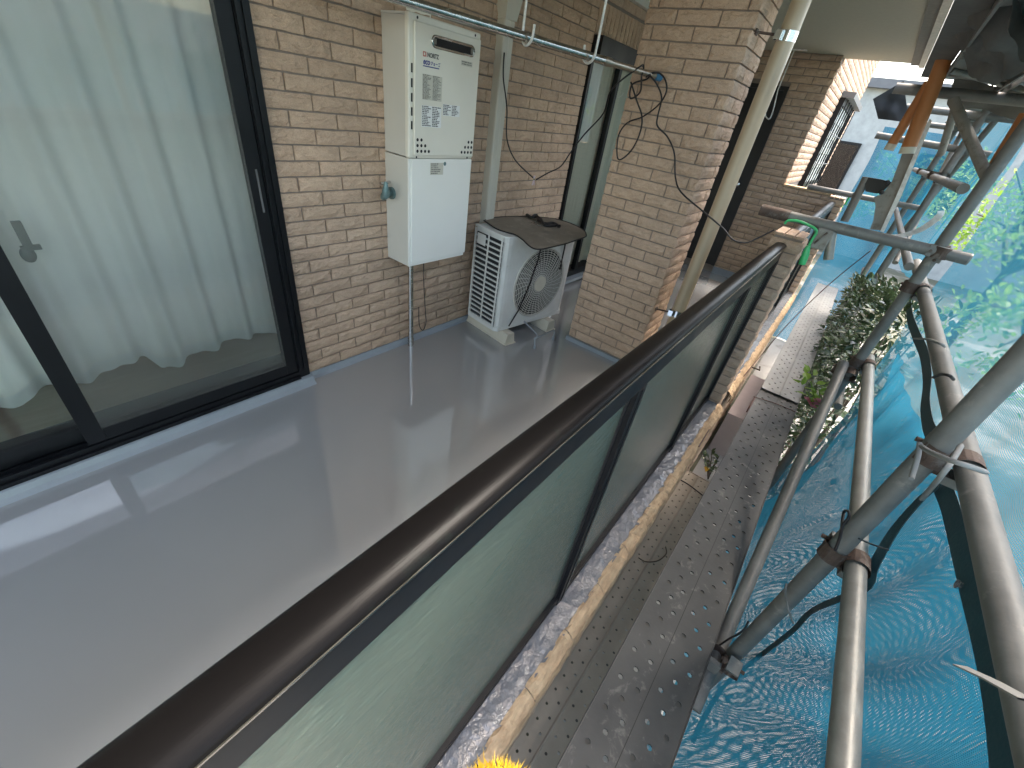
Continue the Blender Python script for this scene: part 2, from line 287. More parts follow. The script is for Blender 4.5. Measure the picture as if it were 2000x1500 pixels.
M['pole_thin'] = mat('pole_inner', (.48, .42, .34), .35, metal=.9, col2=(.36, .31, .25), nscale=25)
M['galv'] = mat('galvanised_pipe', (.25, .243, .225), .58, metal=.3, col2=(.13, .126, .117), nscale=14, namt=.6, bump=.12, bscale=90, rvar=.12, dirt=(.30, .28, .25), dscale=16, dlo=.58, dhi=.72)
M['galv_l'] = mat('galvanised_light', (.34, .335, .31), .45, metal=.4, col2=(.22, .21, .19), nscale=18, namt=.6, bump=.1, bscale=90, rvar=.1)
M['rust'] = mat('rusty_coupler', (.13, .09, .07), .7, metal=.3, col2=(.07, .045, .035), nscale=30, bump=.4, bscale=90, dirt=(.22, .20, .18), dscale=22)
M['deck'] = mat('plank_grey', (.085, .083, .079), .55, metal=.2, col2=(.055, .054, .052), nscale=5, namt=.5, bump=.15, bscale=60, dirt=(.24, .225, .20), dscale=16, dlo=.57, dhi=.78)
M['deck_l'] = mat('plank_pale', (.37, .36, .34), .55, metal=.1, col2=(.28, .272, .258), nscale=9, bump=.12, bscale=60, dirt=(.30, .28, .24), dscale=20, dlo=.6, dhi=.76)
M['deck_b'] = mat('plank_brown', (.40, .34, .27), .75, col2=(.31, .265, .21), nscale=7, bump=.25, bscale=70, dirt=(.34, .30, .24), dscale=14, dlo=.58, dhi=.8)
M['mud'] = mat('dried_mud', (.10, .092, .08), .9, nscale=40)
M['net'] = mesh_mat('blue_net', (.030, .195, .290), open_=.34)
M['net2'] = mesh_mat('blue_net_fold', (.030, .195, .290), pitch=.0052, open_=.13, ang=.07)
M['net_far'] = mesh_mat('blue_net_far', (.02, .13, .22), open_=.16, plane='yz')
M['hem'] = mat('net_hem', (.022, .085, .11), .6, col2=(.016, .06, .08), nscale=12, bump=.3, bscale=120)
M['grey_net'] = mat('grey_net', (.15, .145, .13), .8, col2=(.085, .083, .078), nscale=7, bump=.5, bscale=60)
M['orange'] = mat('orange_foam', (.50, .20, .065), .55, col2=(.40, .15, .045), nscale=9, stretch=(1, 1, .3))
M['green'] = mat('green_vinyl', (.05, .50, .17), .35, col2=(.04, .40, .13), nscale=30)
M['blue_cap'] = mat('blue_plastic', (.05, .19, .33), .45)
M['ceiling'] = mat('soffit_plaster', (.42, .40, .32), .9, col2=(.38, .36, .29), nscale=30, bump=.3, bscale=200)
M['fascia'] = mat('fascia_plaster', (.62, .58, .50), .9, col2=(.45, .42, .36), nscale=30, bump=.7, bscale=60)
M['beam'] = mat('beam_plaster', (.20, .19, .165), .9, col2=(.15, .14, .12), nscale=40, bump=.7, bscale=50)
M['concrete'] = mat('garden_soil', (.13, .12, .09), .9, col2=(.06, .07, .035), nscale=3, namt=.6, bump=.3, bscale=50, dirt=(.24, .23, .20), dscale=1.2, dlo=.5, dhi=.6)
M['pink_step'] = mat('pinkish_step', (.40, .335, .32), .8, col2=(.35, .29, .28), nscale=8)
M['house'] = mat('neighbour_render', (.72, .69, .63), .9, col2=(.64, .61, .56), nscale=2)
M['roof'] = mat('neighbour_roof', (.16, .16, .17), .7)
M['wood'] = mat('room_wood_floor', (.46, .35, .24), .35, col2=(.36, .27, .18), nscale=5, stretch=(1, 9, 1))
M['room'] = mat('room_wall', (.50, .47, .41), .9)
M['curtain'] = cloth_mat('sheer_curtain', (.97, .95, .90), .07, .08)
M['hemcloth'] = cloth_mat('curtain_hem', (.88, .89, .88), .03, .35)
M['curtain2'] = cloth_mat('olive_curtain', (.60, .585, .48), .02, .1)
M['glass'] = glass_mat('window_glass', (.96, .975, .965))
M['frost'] = frosted_mat('figured_glass')
M['screen'] = mesh_mat('insect_screen', (.42, .42, .39), pitch=.0016, open_=.82)
M['door'] = mat('black_door', (.012, .012, .013), .45)
M['leafd'] = leaf_mat('hedge_leaf', (.030, .052, .022), (.085, .125, .055), .27, .15)
M['leafy'] = leaf_mat('young_leaf', (.16, .30, .035), (.30, .46, .07), .45, .45)
M['leafm'] = leaf_mat('tree_leaf', (.045, .10, .03), (.14, .22, .06), .45, .35)
M['pink'] = leaf_mat('pink_petal', (.62, .16, .26), (.80, .36, .45), .6, .4)
M['yellowleaf'] = leaf_mat('yellow_leaf', (.75, .42, .03), (.8, .5, .05), .6, .4)
M['bark'] = mat('bark', (.13, .095, .065), .9, col2=(.07, .05, .035), nscale=20, bump=.6, bscale=60)
M['yellow'] = mat('yellow_wool', (.72, .47, .02), .95, col2=(.55, .32, .01), nscale=60)
M['paper'] = mat('label_paper', (.82, .82, .80), .6, col2=(.78, .78, .76))
M['paper2'] = mat('label_film', (.60, .575, .49), .6, col2=(.57, .545, .465))
M['ink'] = mat('ink_black', (.03, .03, .032), .6)
M['ink_g'] = mat('ink_grey', (.22, .21, .19), .6)
M['ink_b'] = mat('ink_blue', (.05, .055, .28), .6)
M['ink_r'] = mat('ink_red', (.55, .12, .09), .6)
M['white_p'] = mat('white_paint', (.82, .82, .80), .35, col2=(.62, .60, .56), nscale=40, namt=.3)
M['pin'] = mat('pin_plastic', (.75, .60, .66), .4)
M['aged_brass'] = mat('verdigris_brass', (.19, .29, .29), .5, metal=.5, col2=(.13, .20, .21), nscale=60, bump=.2, bscale=200)
M['lock'] = mat('lock_grey', (.14, .14, .14), .4)
M['louvre'] = mat('louvre_sky_pale', (.66, .70, .68), .4)
M['tarp'] = mat('black_tarp', (.022, .024, .026), .6, bump=.4, bscale=30)
M['rope'] = mat('grey_cord', (.28, .28, .27), .8)
M['wire'] = mat('red_brown_wire', (.12, .045, .035), .5)
M['plate'] = mat('bracket_plate', (.30, .285, .255), .6, metal=.2, col2=(.22, .21, .19), nscale=12, dirt=(.16, .13, .10), dscale=20)

# ------------------------------------------------------------------ split-face tiles
TW, TH, PU, PZ, ZG = .227, .060, .2353, .0680, .0327
def tile_mesh(i):
    rnd = random.Random(100 + i); m = MB(); nx, nz = 7, 3; vs = []
    for k in range(nz + 1):
        for j in range(nx + 1):
            x = -TW / 2 + TW * j / nx; z = -TH / 2 + TH * k / nz; e = j in (0, nx) or k in (0, nz)
            y = -.0075 - rnd.uniform(0, .0025) if e else -.012 - rnd.uniform(0, .0055)
            if e: x += rnd.uniform(-.0012, .0012); z += rnd.uniform(-.0011, .0011)
            else: x += rnd.uniform(-.008, .008); z += rnd.uniform(-.004, .004)
            vs.append((x, y, z))
    w1 = nx + 1; fs = [(k * w1 + j, k * w1 + j + 1, (k + 1) * w1 + j + 1, (k + 1) * w1 + j) for k in range(nz) for j in range(nx)]
    ring = [j for j in range(nx + 1)] + [k * w1 + nx for k in range(1, nz + 1)] + [nz * w1 + j for j in range(nx - 1, -1, -1)] + [k * w1 for k in range(nz - 1, 0, -1)]
    n = len(vs); vs += [(vs[r][0], .002, vs[r][2]) for r in ring]
    fs += [(ring[a], n + a, n + (a + 1) % len(ring), ring[(a + 1) % len(ring)]) for a in range(len(ring))]
    m.add(vs, fs); return m
TILE_MB = [tile_mesh(i) for i in range(8)]
TILE_ME = []
for _m in TILE_MB:
    me = bpy.data.meshes.new('tile'); me.from_pydata(_m.v, [], _m.f); me.update(); me.materials.append(M['tile']); TILE_ME.append(me)

def tiles(parent, org, ang, u0, u1, z0, z1, ug, zg=ZG, holes=(), nmax=300, name='brick', vertical=False, skip_out=False, stag=True):
    """lay tiles on a wall face; the largest in view are objects, the rest one joined part"""
    ca, sa = math.cos(ang), math.sin(ang); items = []
    if vertical:
        u = u0
        while u < u1 - .03: items.append((u + .004, u + .064, z0 + .004, z1 - .004)); u += PZ
    else:
        k0 = math.floor((z0 - zg) / PZ) - 1; k1 = math.ceil((z1 - zg) / PZ) + 1
        for k in range(k0, k1):
            a, b = max(z0, zg + k * PZ) + .004, min(z1, zg + (k + 1) * PZ) - .004
            if b - a < .015: continue
            segs = [(u0, u1)]
            for (h0, h1, g0, g1) in holes:
                if b > g0 + .005 and a < g1 - .005:
                    ns = []
                    for s0, s1 in segs:
                        if h1 <= s0 or h0 >= s1: ns.append((s0, s1)); continue
                        if h0 > s0: ns.append((s0, h0))
                        if h1 < s1: ns.append((h1, s1))
                    segs = ns
            off = ug + (PU / 2 if k % 2 and stag else 0)
            for s0, s1 in segs:
                j = math.floor((s0 - off) / PU) - 1
                while off + j * PU < s1:
                    c, d = max(s0, off + j * PU + .004), min(s1, off + (j + 1) * PU - .004); j += 1
                    if d - c > .018: items.append((c, d, a, b))
    sc = []
    for (c, d, a, b) in items:
        u, z = (c + d) / 2, (a + b) / 2; P = (org[0] + ca * u, org[1] + sa * u, z); q = px(P)
        vis = -60 < q[0] < 2060 and -60 < q[1] < 1560
        sc.append(((d - c) * (b - a) / q[2] ** 2 if vis else -q[2], P, c, d, a, b))
    sc.sort(key=lambda s: -s[0]); rot = Matrix.Rotation(ang, 4, 'Z'); stuff = MB()
    for i, (s_, P, c, d, a, b) in enumerate(sc):
        v = random.randrange(8); flip = random.choice((1, -1))
        if vertical: S = Matrix.Rotation(math.pi / 2, 4, 'Y') @ Matrix.Diagonal(((b - a) / TW * flip, 1, (d - c) / TH, 1))
        else: S = Matrix.Diagonal(((d - c) / TW, 1, (b - a) / TH, 1)) @ (Matrix.Rotation(math.pi, 4, 'Y') if flip < 0 else Matrix())
        X = Matrix.Translation(P) @ rot @ S
        if i < nmax and s_ > 0:
            o = bpy.data.objects.new(name, TILE_ME[v]); COL.objects.link(o); o.parent = parent
            o.matrix_parent_inverse = INV.get(parent.name, Matrix()); o.matrix_basis = X
        elif not skip_out:
            stuff.add([X @ Vector(p) for p in TILE_MB[v].v], TILE_MB[v].f)
    if stuff.f: part(name, stuff, M['tile'], parent, kind='stuff')

# ------------------------------------------------------------------ floor, ground, soffit
fl = MB(); fl.box(-2.5, 9, -1.9, 0, -.12, 0); floor = struct('balcony_floor', fl, M['floor'])
def upstand(prof, x0, x1, m=M['upstand']):
    return MB().prism(prof, x0, x1)
part('upstand', upstand([(0, -.01), (0, .034), (-.014, .034), (-.024, .012), (-.04, .001), (-.04, -.01)], .99, 2.25), M['upstand'], floor)
part('upstand', upstand([(0, -.01), (0, .034), (-.014, .034), (-.024, .012), (-.04, .001), (-.04, -.01)], 2.252, 6.25), M['upstand'], floor)
part('upstand', upstand([(-.02, -.01), (-.02, .044), (-.062, .040), (-.074, .016), (-.094, .001), (-.094, -.01)], -2.5, 1.0), M['upstand'], floor)
gz = -.86
g = MB(); g.quad((-40, 40, gz), (-40, -60, gz), (80, -60, gz), (80, 40, gz)); struct('ground', g, M['concrete'])
sf = MB(); sf.box(-2.5, 6.44, -1.93, .3, 2.40, 2.50); soff = struct('ceiling_soffit', sf, M['ceiling'])
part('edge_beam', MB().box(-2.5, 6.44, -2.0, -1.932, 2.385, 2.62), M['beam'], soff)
part('fascia', MB().box(-2.5, 6.44, -2.05, -2.003, 2.37, 3.4), M['fascia'], soff)
part('cornice', MB().box(1.0, 6.25, -.05, -.002, 2.345, 2.399), M['white_metal'], soff)

# ------------------------------------------------------------------ main tiled wall
W1 = (-9, .996, 0, 2.07); W2 = (3.57, 5.35, 0, 2.066)
wall = thing('tiled_house_wall', 'long tan brick-tiled house wall behind the water heater', 'wall', (2.5, 0, 0))
wb = MB(); wb.box(.99, 3.575, .0, .16, -.9, 2.6); wb.box(3.575, 5.345, .0, .16, 2.062, 2.6); wb.box(3.575, 5.345, .0, .16, -.9, .06); wb.box(5.345, 11, .0, .16, -.9, 2.6); wb.box(-2.5, .99, 0, .16, 2.075, 2.6); wb.box(-2.5, .99, .0, .16, -.9, .03)
part('backing', wb, M['grout'], wall)
tiles(wall, (0, 0), 0, .996, 6.25, ZG, 2.345, 1.2227 + .004 - .008, holes=[(3.565, 5.36, 0, 2.068), (3.57, 4.65, 2.06, 2.262)])
tiles(wall, (0, 0), 0, 3.575, 4.6, 2.068, 2.262, 0, vertical=True, nmax=20, name='soldier_brick')

# ------------------------------------------------------------------ pillar
PX, PY0, PY1 = 2.814, -.776, -1.348
pil = thing('tiled_pillar', 'tan brick-tiled pillar between the outdoor unit and the drainpipe', 'pillar', (3.0, -1.06, 0))
part('backing', MB().box(PX, 3.15, PY1, PY0, -.02, 2.42), M['grout'], pil)
tiles(pil, (PX, 0), -math.pi / 2, -PY0, -PY1 + .010, ZG, 2.40, .826 + .004, zg=ZG + .010, nmax=170)
tiles(pil, (0, PY1), 0, PX - .010, 3.15, ZG, 2.40, PX - .10, zg=ZG + .010, nmax=110)
tiles(pil, (0, PY0), math.pi, -3.15, -PX, ZG, 2.40, -PX, zg=ZG + .010, nmax=0)
part('upstand', MB().box(PX - .018, PX - .001, PY1 - .02, PY0 + .02, 0, .034).box(PX - .018, 3.17, PY1 - .018, PY1 - .001, 0, .034).box(PX - .001, 3.15, PY0 + .001, PY0 + .018, 0, .034), M['upstand'], pil)

# ------------------------------------------------------------------ far wall, door, window with grille
FX = 6.254; FY = -1.35
fw = thing('far_tiled_wall', 'shaded brick-tiled wall at the far end with a black door', 'wall', (6.5, -1, 0))
part('backing', MB().box(FX, 6.44, FY, 0, -.9, 2.398).box(6.445, 10.6, FY, 0, -.9, 3.3).box(FX, FX + .16, -1.852, FY, -.9, 1.17), M['grout'], fw)
tiles(fw, (FX, 0), -math.pi / 2, .02, 1.36, .06, 2.40, .36, holes=[(.30, .99, 0, 2.10)], nmax=200)
tiles(fw, (FX, 0), -math.pi / 2, 1.362, 1.852, .06, 1.172, .36, nmax=60)
tiles(fw, (0, FY), 0, FX - .01, 10.6, 1.172, 3.25, FX - .1, holes=[(7.62, 9.6, 1.0, 2.24), (6, 6.44, 2.395, 4)], nmax=200)
part('sill', MB().box(FX - .02, FX + .18, -1.86, FY, 1.174, 1.196), M['rough_tan'], fw)
part('upstand', MB().box(FX - .03, FX - .014, -1.88, -.99, 0, .085), M['upstand'], fw)
dr = thing('black_door', 'tall black door half hidden behind the drainpipe', 'door', (FX, -.65, .1))
part('door_frame', MB().box(FX - .03, FX + .02, -.99, -.95, .09, 2.10).box(FX - .03, FX + .02, -.34, -.30, .09, 2.10).box(FX - .03, FX + .02, -.95, -.34, 2.06, 2.10), M['door'], dr)
part('door_leaf', MB().box(FX - .012, FX + .02, -.95, -.34, .09, 2.06), M['door'], dr)
k = aX(1441, 360, FX - .05); part('knob', MB().sphere(k, .03, .03, .03).tube([k, k + Vector((.05, 0, 0))], .012), M['chrome'], dr)
gw = thing('grille_window', 'dark framed window with louvre slats coloured pale as reflected sky and a horizontal-bar grille', 'window', (8.4, FY, 1.15))
part('frame', MB().box(7.64, 7.70, FY - .07, FY + .05, 1.12, 2.17).box(9.5, 9.58, FY - .07, FY + .05, 1.12, 2.17).box(7.70, 9.5, FY - .07, FY + .05, 2.10, 2.17).box(7.70, 9.5, FY - .07, FY + .05, 1.12, 1.17), M['frame'], gw)
part('hood', MB().box(7.60, 9.62, FY - .16, FY + .02, 2.172, 2.235), M['lock'], gw)
for x in (7.98, 8.30, 8.62, 8.94, 9.26): part('mullion', MB().box(x, x + (.06 if x == 8.62 else .025), FY - .058, FY + .03, 1.17, 2.10), M['frame'], gw)
for xa, xb in ((7.70, 7.978), (8.007, 8.298), (8.327, 8.618), (8.682, 8.938), (8.967, 9.258), (9.287, 9.498)):
    for i in range(10): z = 1.175 + i * .0925; part('louvre_slat', MB().box(xa, xb, FY - .050 + .004 * (i % 2), FY - .040, z, z + .088), M['louvre'], gw)  # pale slat colour stands in for panes bright with reflected sky
for z in (1.42, 1.78): part('grille_bar', MB().tube([(7.66, FY - .10, z), (9.56, FY - .10, z)], .007, 8), M['lock'], gw)
for i in range(6): x = 7.70 + i * .36; part('grille_bar', MB().box(x, x + .012, FY - .108, FY - .096, 1.13, 2.16), M['frame'], gw)

# ------------------------------------------------------------------ rooms behind the windows
rm = MB()
rm.quad((-2.6, .165, 2.5), (-2.6, 3, 2.5), (1.6, 3, 2.5), (1.6, .165, 2.5)); rm.quad((-2.6, 3, .05), (1.6, 3, .05), (1.6, 3, 2.5), (-2.6, 3, 2.5)); rm.quad((1.6, .165, .05), (1.6, 3, .05), (1.6, 3, 2.5), (1.6, .165, 2.5)); rm.quad((-2.6, .165, .05), (-2.6, 3, .05), (-2.6, 3, 2.5), (-2.6, .165, 2.5))
room = struct('room_walls', rm, M['room']); struct('room_floor', MB().quad((-2.6, .06, .11), (1.6, .06, .11), (1.6, 3, .11), (-2.6, 3, .11)), M['wood'])
rm = MB(); rm.quad((3.4, .165, 2.5), (3.4, 2, 2.5), (5.6, 2, 2.5), (5.6, .165, 2.5)); rm.quad((3.4, 2, .05), (5.6, 2, .05), (5.6, 2, 2.5), (3.4, 2, 2.5)); rm.quad((5.6, .165, .05), (5.6, 2, .05), (5.6, 2, 2.5), (5.6, .165, 2.5)); rm.quad((3.4, .165, .05), (3.4, 2, .05), (3.4, 2, 2.5), (3.4, .165, 2.5)); rm.quad((3.4, .06, .05), (5.6, .06, .05), (5.6, 2, .05), (3.4, 2, .05))
struct('second_room', rm, M['room'])

# ------------------------------------------------------------------ sliding window in front
win = thing('sliding_window', 'large black sliding glass window with sheer curtains at the left', 'window', (.1, 0, .03))
part('frame', MB().box(.935, .996, -.036, .16, .034, 2.07).box(-2.5, .935, -.050, .16, .034, .058).box(-2.5, .935, -.036, -.022, .059, .082).box(-2.5, .935, -.004, .008, .059, .086).box(-2.5, .935, .030, .042, .059, .090).box(-2.5, .935, .06, .16, .059, .118).box(-2.5, .935, -.036, .16, 2.02, 2.07), M['frame'], win)
part('jamb_fin', MB().box(.938, .945, -.046, -.038, .1, 2.02).box(.965, .972, -.046, -.038, .1, 2.02), M['frame'], win)
s1 = part('sash', MB().box(.872, .932, -.030, .004, .088, 2.015).box(.004, .066, -.030, .004, .088, 2.015).box(.067, .871, -.030, .004, .088, .152).box(.067, .871, -.030, .004, 1.95, 2.015), M['frame'], win)
part('pane', MB().box(.066, .872, -.013, -.009, .150, 1.952), M['glass'], s1)
part('insect_screen', MB().quad((.066, -.0335, .15), (.872, -.0335, .15), (.872, -.0335, 1.952), (.066, -.0335, 1.952)), M['screen'], s1)
part('pull', MB().box(.905, .913, -.0325, -.0302, .98, 1.16), M['lock'], s1)
s2 = part('sash', MB().box(.010, .068, .010, .040, .092, 2.015).box(-.95, -.89, .010, .040, .092, 2.015).box(-.889, .009, .010, .040, .092, .160).box(-.889, .009, .010, .040, 1.95, 2.015), M['frame'], win)
part('pane', MB().box(-.888, .009, .023, .027, .158, 1.952), M['glass'], s2)
s3 = part('sash', MB().box(-2.5, -.952, .010, .040, .092, .16).box(-1.0, -.952, .010, .04, .16, 2.01), M['frame'], win)
part('pane', MB().box(-2.5, -1.0, .023, .027, .161, 1.952), M['glass'], s3)
k = aY(45, 462, .02); part('crescent_lock', MB().box(k.x - .012, k.x + .012, .006, .03, k.z - .03, k.z + .05).box(k.x - .02, k.x + .03, .008, .024, k.z - .045, k.z - .03).sphere((k.x - .01, .016, k.z - .06), .02, .012, .028), M['lock'], win)

def curtain(name, xs, zs, y, amp, wl, ztop, m, mh, label, hem=.055, seed=1):
    rnd = random.Random(seed); t = thing(name, label, 'curtain', ((xs[0] + xs[-1]) / 2, y, zs[0])); n = 160; x0, x1 = xs[0], xs[-1]
    ph = [rnd.uniform(0, 6.28) for _ in range(4)]
    def Y(x, z): return y + amp * (math.sin(x / wl * 6.283 + ph[0] + .8 * math.sin(x * 5 + ph[1])) + .45 * math.sin(x / wl * 13.1 + ph[2])) * (.65 + .35 * (2.1 - z) / 2)
    rows = [0, hem, .12, .3, .55, .9, 1.3, 1.7, 2.1]
    def grid(a, b, off):
        vs = []; k = 0
        for i in range(n + 1):
            x = x0 + (x1 - x0) * i / n; zb = float(np.interp(x, xs, zs))
            for r in range(a, b + 1):
                z = zb + (ztop - zb) * rows[r] / 2.1 if r > 1 else zb + rows[r]; vs.append((x, Y(x, z) + off, z))
        h = b - a + 1; return MB().add(vs, [(i * h + r, (i + 1) * h + r, (i + 1) * h + r + 1, i * h + r + 1) for i in range(n) for r in range(h - 1)], True)
    part('sheet', grid(1, 8, 0), m, t); part('hem', grid(0, 1, 0), mh, t); return t
CY = .115
hem_r = [aY(u, v, CY) for u, v in [(189, 750), (230, 722), (271, 694), (286, 698), (321, 723), (348, 713), (360, 700), (410, 684), (456, 663), (536, 649)]]
hem_l = [aY(u, v, CY) for u, v in [(0, 802), (46, 787), (73.5, 760), (127.6, 756)]]
xs = [-.95, -.6, -.3] + [p.x for p in hem_l] + [p.x for p in hem_r[1:]] + [1.05]
zs = [.22, .16, .24] + [p.z for p in hem_l] + [p.z for p in hem_r[1:]] + [hem_r[-1].z]
od = sorted(range(len(xs)), key=lambda i: xs[i]); xs = [xs[i] for i in od]; zs = [zs[i] for i in od]
curtain('sheer_curtain', xs, zs, CY, .026, .17, 2.05, M['curtain'], M['hemcloth'], 'white sheer curtain with wavy hem behind the large sliding window', seed=3)
bx = MB(); 
for i, (x, w_, h_, y_) in enumerate(((-.42, .05, .3, .5), (-.30, .07, .34, .52), (-.16, .04, .32, .5), (-.05, .08, .33, .55))): bx.box(x, x + w_, y_, y_ + .05, .112, .112 + h_)
solo('wooden_shelf_legs', bx, M['wood'], 'brown wooden furniture legs seen below the left curtain hem', 'furniture')

# second window and its curtain
w2 = thing('terrace_window', 'narrow view of a black framed window behind the pillar', 'window', (4.4, 0, .06))
part('frame', MB().box(3.572, 3.61, -.03, .16, .062, 2.06).box(3.61, 5.34, -.03, .16, .062, .12).box(5.30, 5.34, -.03, .16, .12, 2.06), M['frame'], w2)
part('shutter_box', MB().box(3.58, 5.34, -.085, .10, 1.93, 2.062), M['frame'], w2)
q = aY(1175, 260, -.01)
part('meeting_stile', MB().box(4.08, 4.125, -.028, .02, .12, 1.93), M['frame'], w2)
part('pane', MB().quad((3.61, -.004, .12), (4.08, -.004, .12), (4.08, -.004, 1.93), (3.61, -.004, 1.93)), M['glass'], w2); part('pane', MB().quad((4.125, .004, .12), (5.30, .004, .12), (5.30, .004, 1.93), (4.125, .004, 1.93)), M['glass'], w2)
part('sill', MB().box(3.57, 5.34, -.10, -.031, .03, .062), M['upstand'], w2)
curtain('olive_curtain', [3.6, 4.2, 5.3], [.16, .16, .16], .04, .012, .14, 2.0, M['curtain2'], M['curtain2'], 'grey-green pleated curtain inside the window behind the pillar', seed=8)

# ------------------------------------------------------------------ water heater
HX0, HX1, HF = 1.608, 2.085, -.215
ht = thing('water_heater', 'tall cream wall-hung gas water heater with exhaust slot', 'water heater', (1.85, -.1, .655))
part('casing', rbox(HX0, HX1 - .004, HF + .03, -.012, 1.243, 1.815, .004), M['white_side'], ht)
fp = part('front_panel', rbox(HX0 - .006, HX1, HF - .002, HF + .0295, 1.240, 1.826, .008, 3), M['white_metal'], ht)
part('raised_face', rbox(HX0 + .022, HX1 - .006, HF - .012, HF - .0015, 1.252, 1.800, .006, 3), M['white_metal'], fp)
part('wall_bracket', MB().box(1.76, 1.92, -.012, -.004, 1.80, 1.87), M['white_metal'], ht)
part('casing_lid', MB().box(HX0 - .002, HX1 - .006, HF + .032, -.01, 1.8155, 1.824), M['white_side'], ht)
FY_ = HF - .0125
def hf(u, v): p = aY(u, v, FY_); return p
c0, c1 = hf(845, 80), hf(925, 101)
cx_, cz_, hw, hh = (c0.x + c1.x) / 2, (c0.z + c1.z) / 2, abs(c1.x - c0.x) / 2 + .008, .026
def stad(hw, hh, n=8): return [(cx_ + (hw - hh) * s + hh * math.cos(a), cz_ + hh * math.sin(a)) for s, a0 in ((1, -math.pi / 2), (-1, math.pi / 2)) for a in [a0 + math.pi * i / n for i in range(n + 1)]]
A_, B_, C_ = stad(hw, hh), stad(hw - .005, hh - .005), stad(hw - .012, hh - .011); n = len(A_)
ex = MB(); ex.add([(x, FY_ - .001, z) for x, z in A_] + [(x, FY_ - .008, z) for x, z in B_] + [(x, FY_ - .001, z) for x, z in C_], [(i, (i + 1) % n, n + (i + 1) % n, n + i) for i in range(n)] + [(n + i, n + (i + 1) % n, 2 * n + (i + 1) % n, 2 * n + i) for i in range(n)], True)
e1 = part('exhaust_rim', ex, M['steel'], ht); part('exhaust_slot', MB().add([(x, FY_ - .0008, z) for x, z in C_], [tuple(range(n))]), M['dark'], e1)
part('exhaust_cheek', MB().box(cx_ - hw + .014, cx_ - hw + .030, FY_ - .004, FY_ - .001, cz_ - .011, cz_ + .011), M['ink_g'], e1); part('exhaust_cheek', MB().box(cx_ + hw - .030, cx_ + hw - .014, FY_ - .004, FY_ - .001, cz_ - .011, cz_ + .011), M['ink_g'], e1)
for (u0, v0) in ((820, 288), (917, 288)):
    c = hf(u0, v0)
for side in (0, 1):
    for r in range(3):
        for q in range(2 + r):
            x = (HX0 + .043 + q * .0262) if side == 0 else (HX1 - .026 - q * .0262)
            part('vent_hole', MB().disc((x, FY_ - .0006, 1.328 - r * .0262), (0, -1, 0), .0078, 12), M['dark'], fp)
for i in range(5): z = 1.642 - i * .0585; part('side_slot', MB().box(HX0 + .0085, HX0 + .0165, HF - .0045, HF - .0022, z - .036, z), M['dark'], fp)
for x in (HX0 + .045, HX1 - .045): part('screw', MB().disc((x, HF - .0030, 1.812), (0, -1, 0), .006, 8), M['ink'], fp); part('screw', MB().box(x - .004, x + .004, HF - .004, HF - .002, 1.241, 1.251), M['ink'], fp)
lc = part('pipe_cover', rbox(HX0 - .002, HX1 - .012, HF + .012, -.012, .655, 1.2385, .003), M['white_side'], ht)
part('cover_door', rbox(HX0 + .012, HX1 - .004, HF - .004, HF + .0115, .672, 1.2380, .004), M['white_cover'], ht)
part('door_rim', rbox(HX0 - .004, HX1 - .014, HF + .001, HF + .0118, .655, .6715, .003), M['white_cover'], ht)
part('door_rim', rbox(HX0 - .004, HX0 + .0115, HF + .001, HF + .0118, .672, 1.2375, .003), M['white_cover'], ht)
lk = aY(869, 320, HF - .006); part('cover_lock', MB().disc((lk.x, HF - .0055, lk.z), (0, -1, 0), .0105, 14), M['aged_brass'], ht)
def rect(a, b, y): return MB().quad((a.x, y, a.z), (b.x, y, a.z), (b.x, y, b.z), (a.x, y, b.z))
def label_sheet(name, ua, va, ub, vb, m, y, lines, ink, rnd, cols=1, yoff=0, parent=ht):
    a, b = aY(ua, va, y), aY(ub, vb, y); o = part(name, rect(a, b, y - .0006), m, parent); t = MB()
    cw = (b.x - a.x) / cols
    for c in range(cols):
        for i in range(lines):
            z = a.z + (b.z - a.z) * (i + .6) / (lines + .4); x0 = a.x + cw * c + cw * (.06 if i % 4 else .04); h = abs(b.z - a.z) / (lines + .4) * .30
            x1 = x0 + cw * rnd.uniform(.45, .88); x = x0
            while x < x1:
                w_ = rnd.uniform(.0025, .010); t.box(x, min(x + w_, x1), y - .0012, y - .0008, z - h, z + h); x += w_ + rnd.uniform(.0015, .004)
    part('print', t, ink, o); return o
rnd = random.Random(5)
label_sheet('warning_label', 825, 143.5, 862, 199, M['paper2'], FY_, 20, M['ink_g'], rnd, 2)
label_sheet('white_label', 823.5, 205, 861, 250, M['paper'], FY_, 12, M['ink'], rnd, 2)
label_sheet('white_label', 865, 203, 897, 229, M['paper'], FY_, 7, M['ink'], rnd, 2)
label_sheet('type_plate', 901, 117, 922, 132, M['paper2'], FY_, 2, M['ink_g'], rnd, 1)
label_sheet('cover_label', 840.5, 318, 865, 341, M['paper2'], HF - .0042, 6, M['ink_g'], rnd, 1)
def text(body, loc, size, m, parent, ital=0.0, off=0.0, name='lettering', sx=1.0):
    cu = bpy.data.curves.new('txt', 'FONT'); cu.body = body; cu.size = size; cu.extrude = .0003; cu.shear = ital; cu.offset = off
    o = bpy.data.objects.new('txt', cu); COL.objects.link(o); dg = bpy.context.evaluated_depsgraph_get(); me = bpy.data.meshes.new_from_object(o.evaluated_get(dg)); bpy.data.objects.remove(o, do_unlink=True)
    me.materials.clear(); me.materials.append(m); me.transform(Matrix.Translation(loc) @ Matrix.Rotation(math.pi / 2, 4, 'X') @ Matrix.Diagonal((sx, 1, 1, 1))); return link(name, me, m, parent)
t0 = aY(834.5, 111, FY_); text('NORITZ', (t0.x, FY_ - .001, t0.z), .0245, M['ink'], fp, off=.0006, sx=.80)
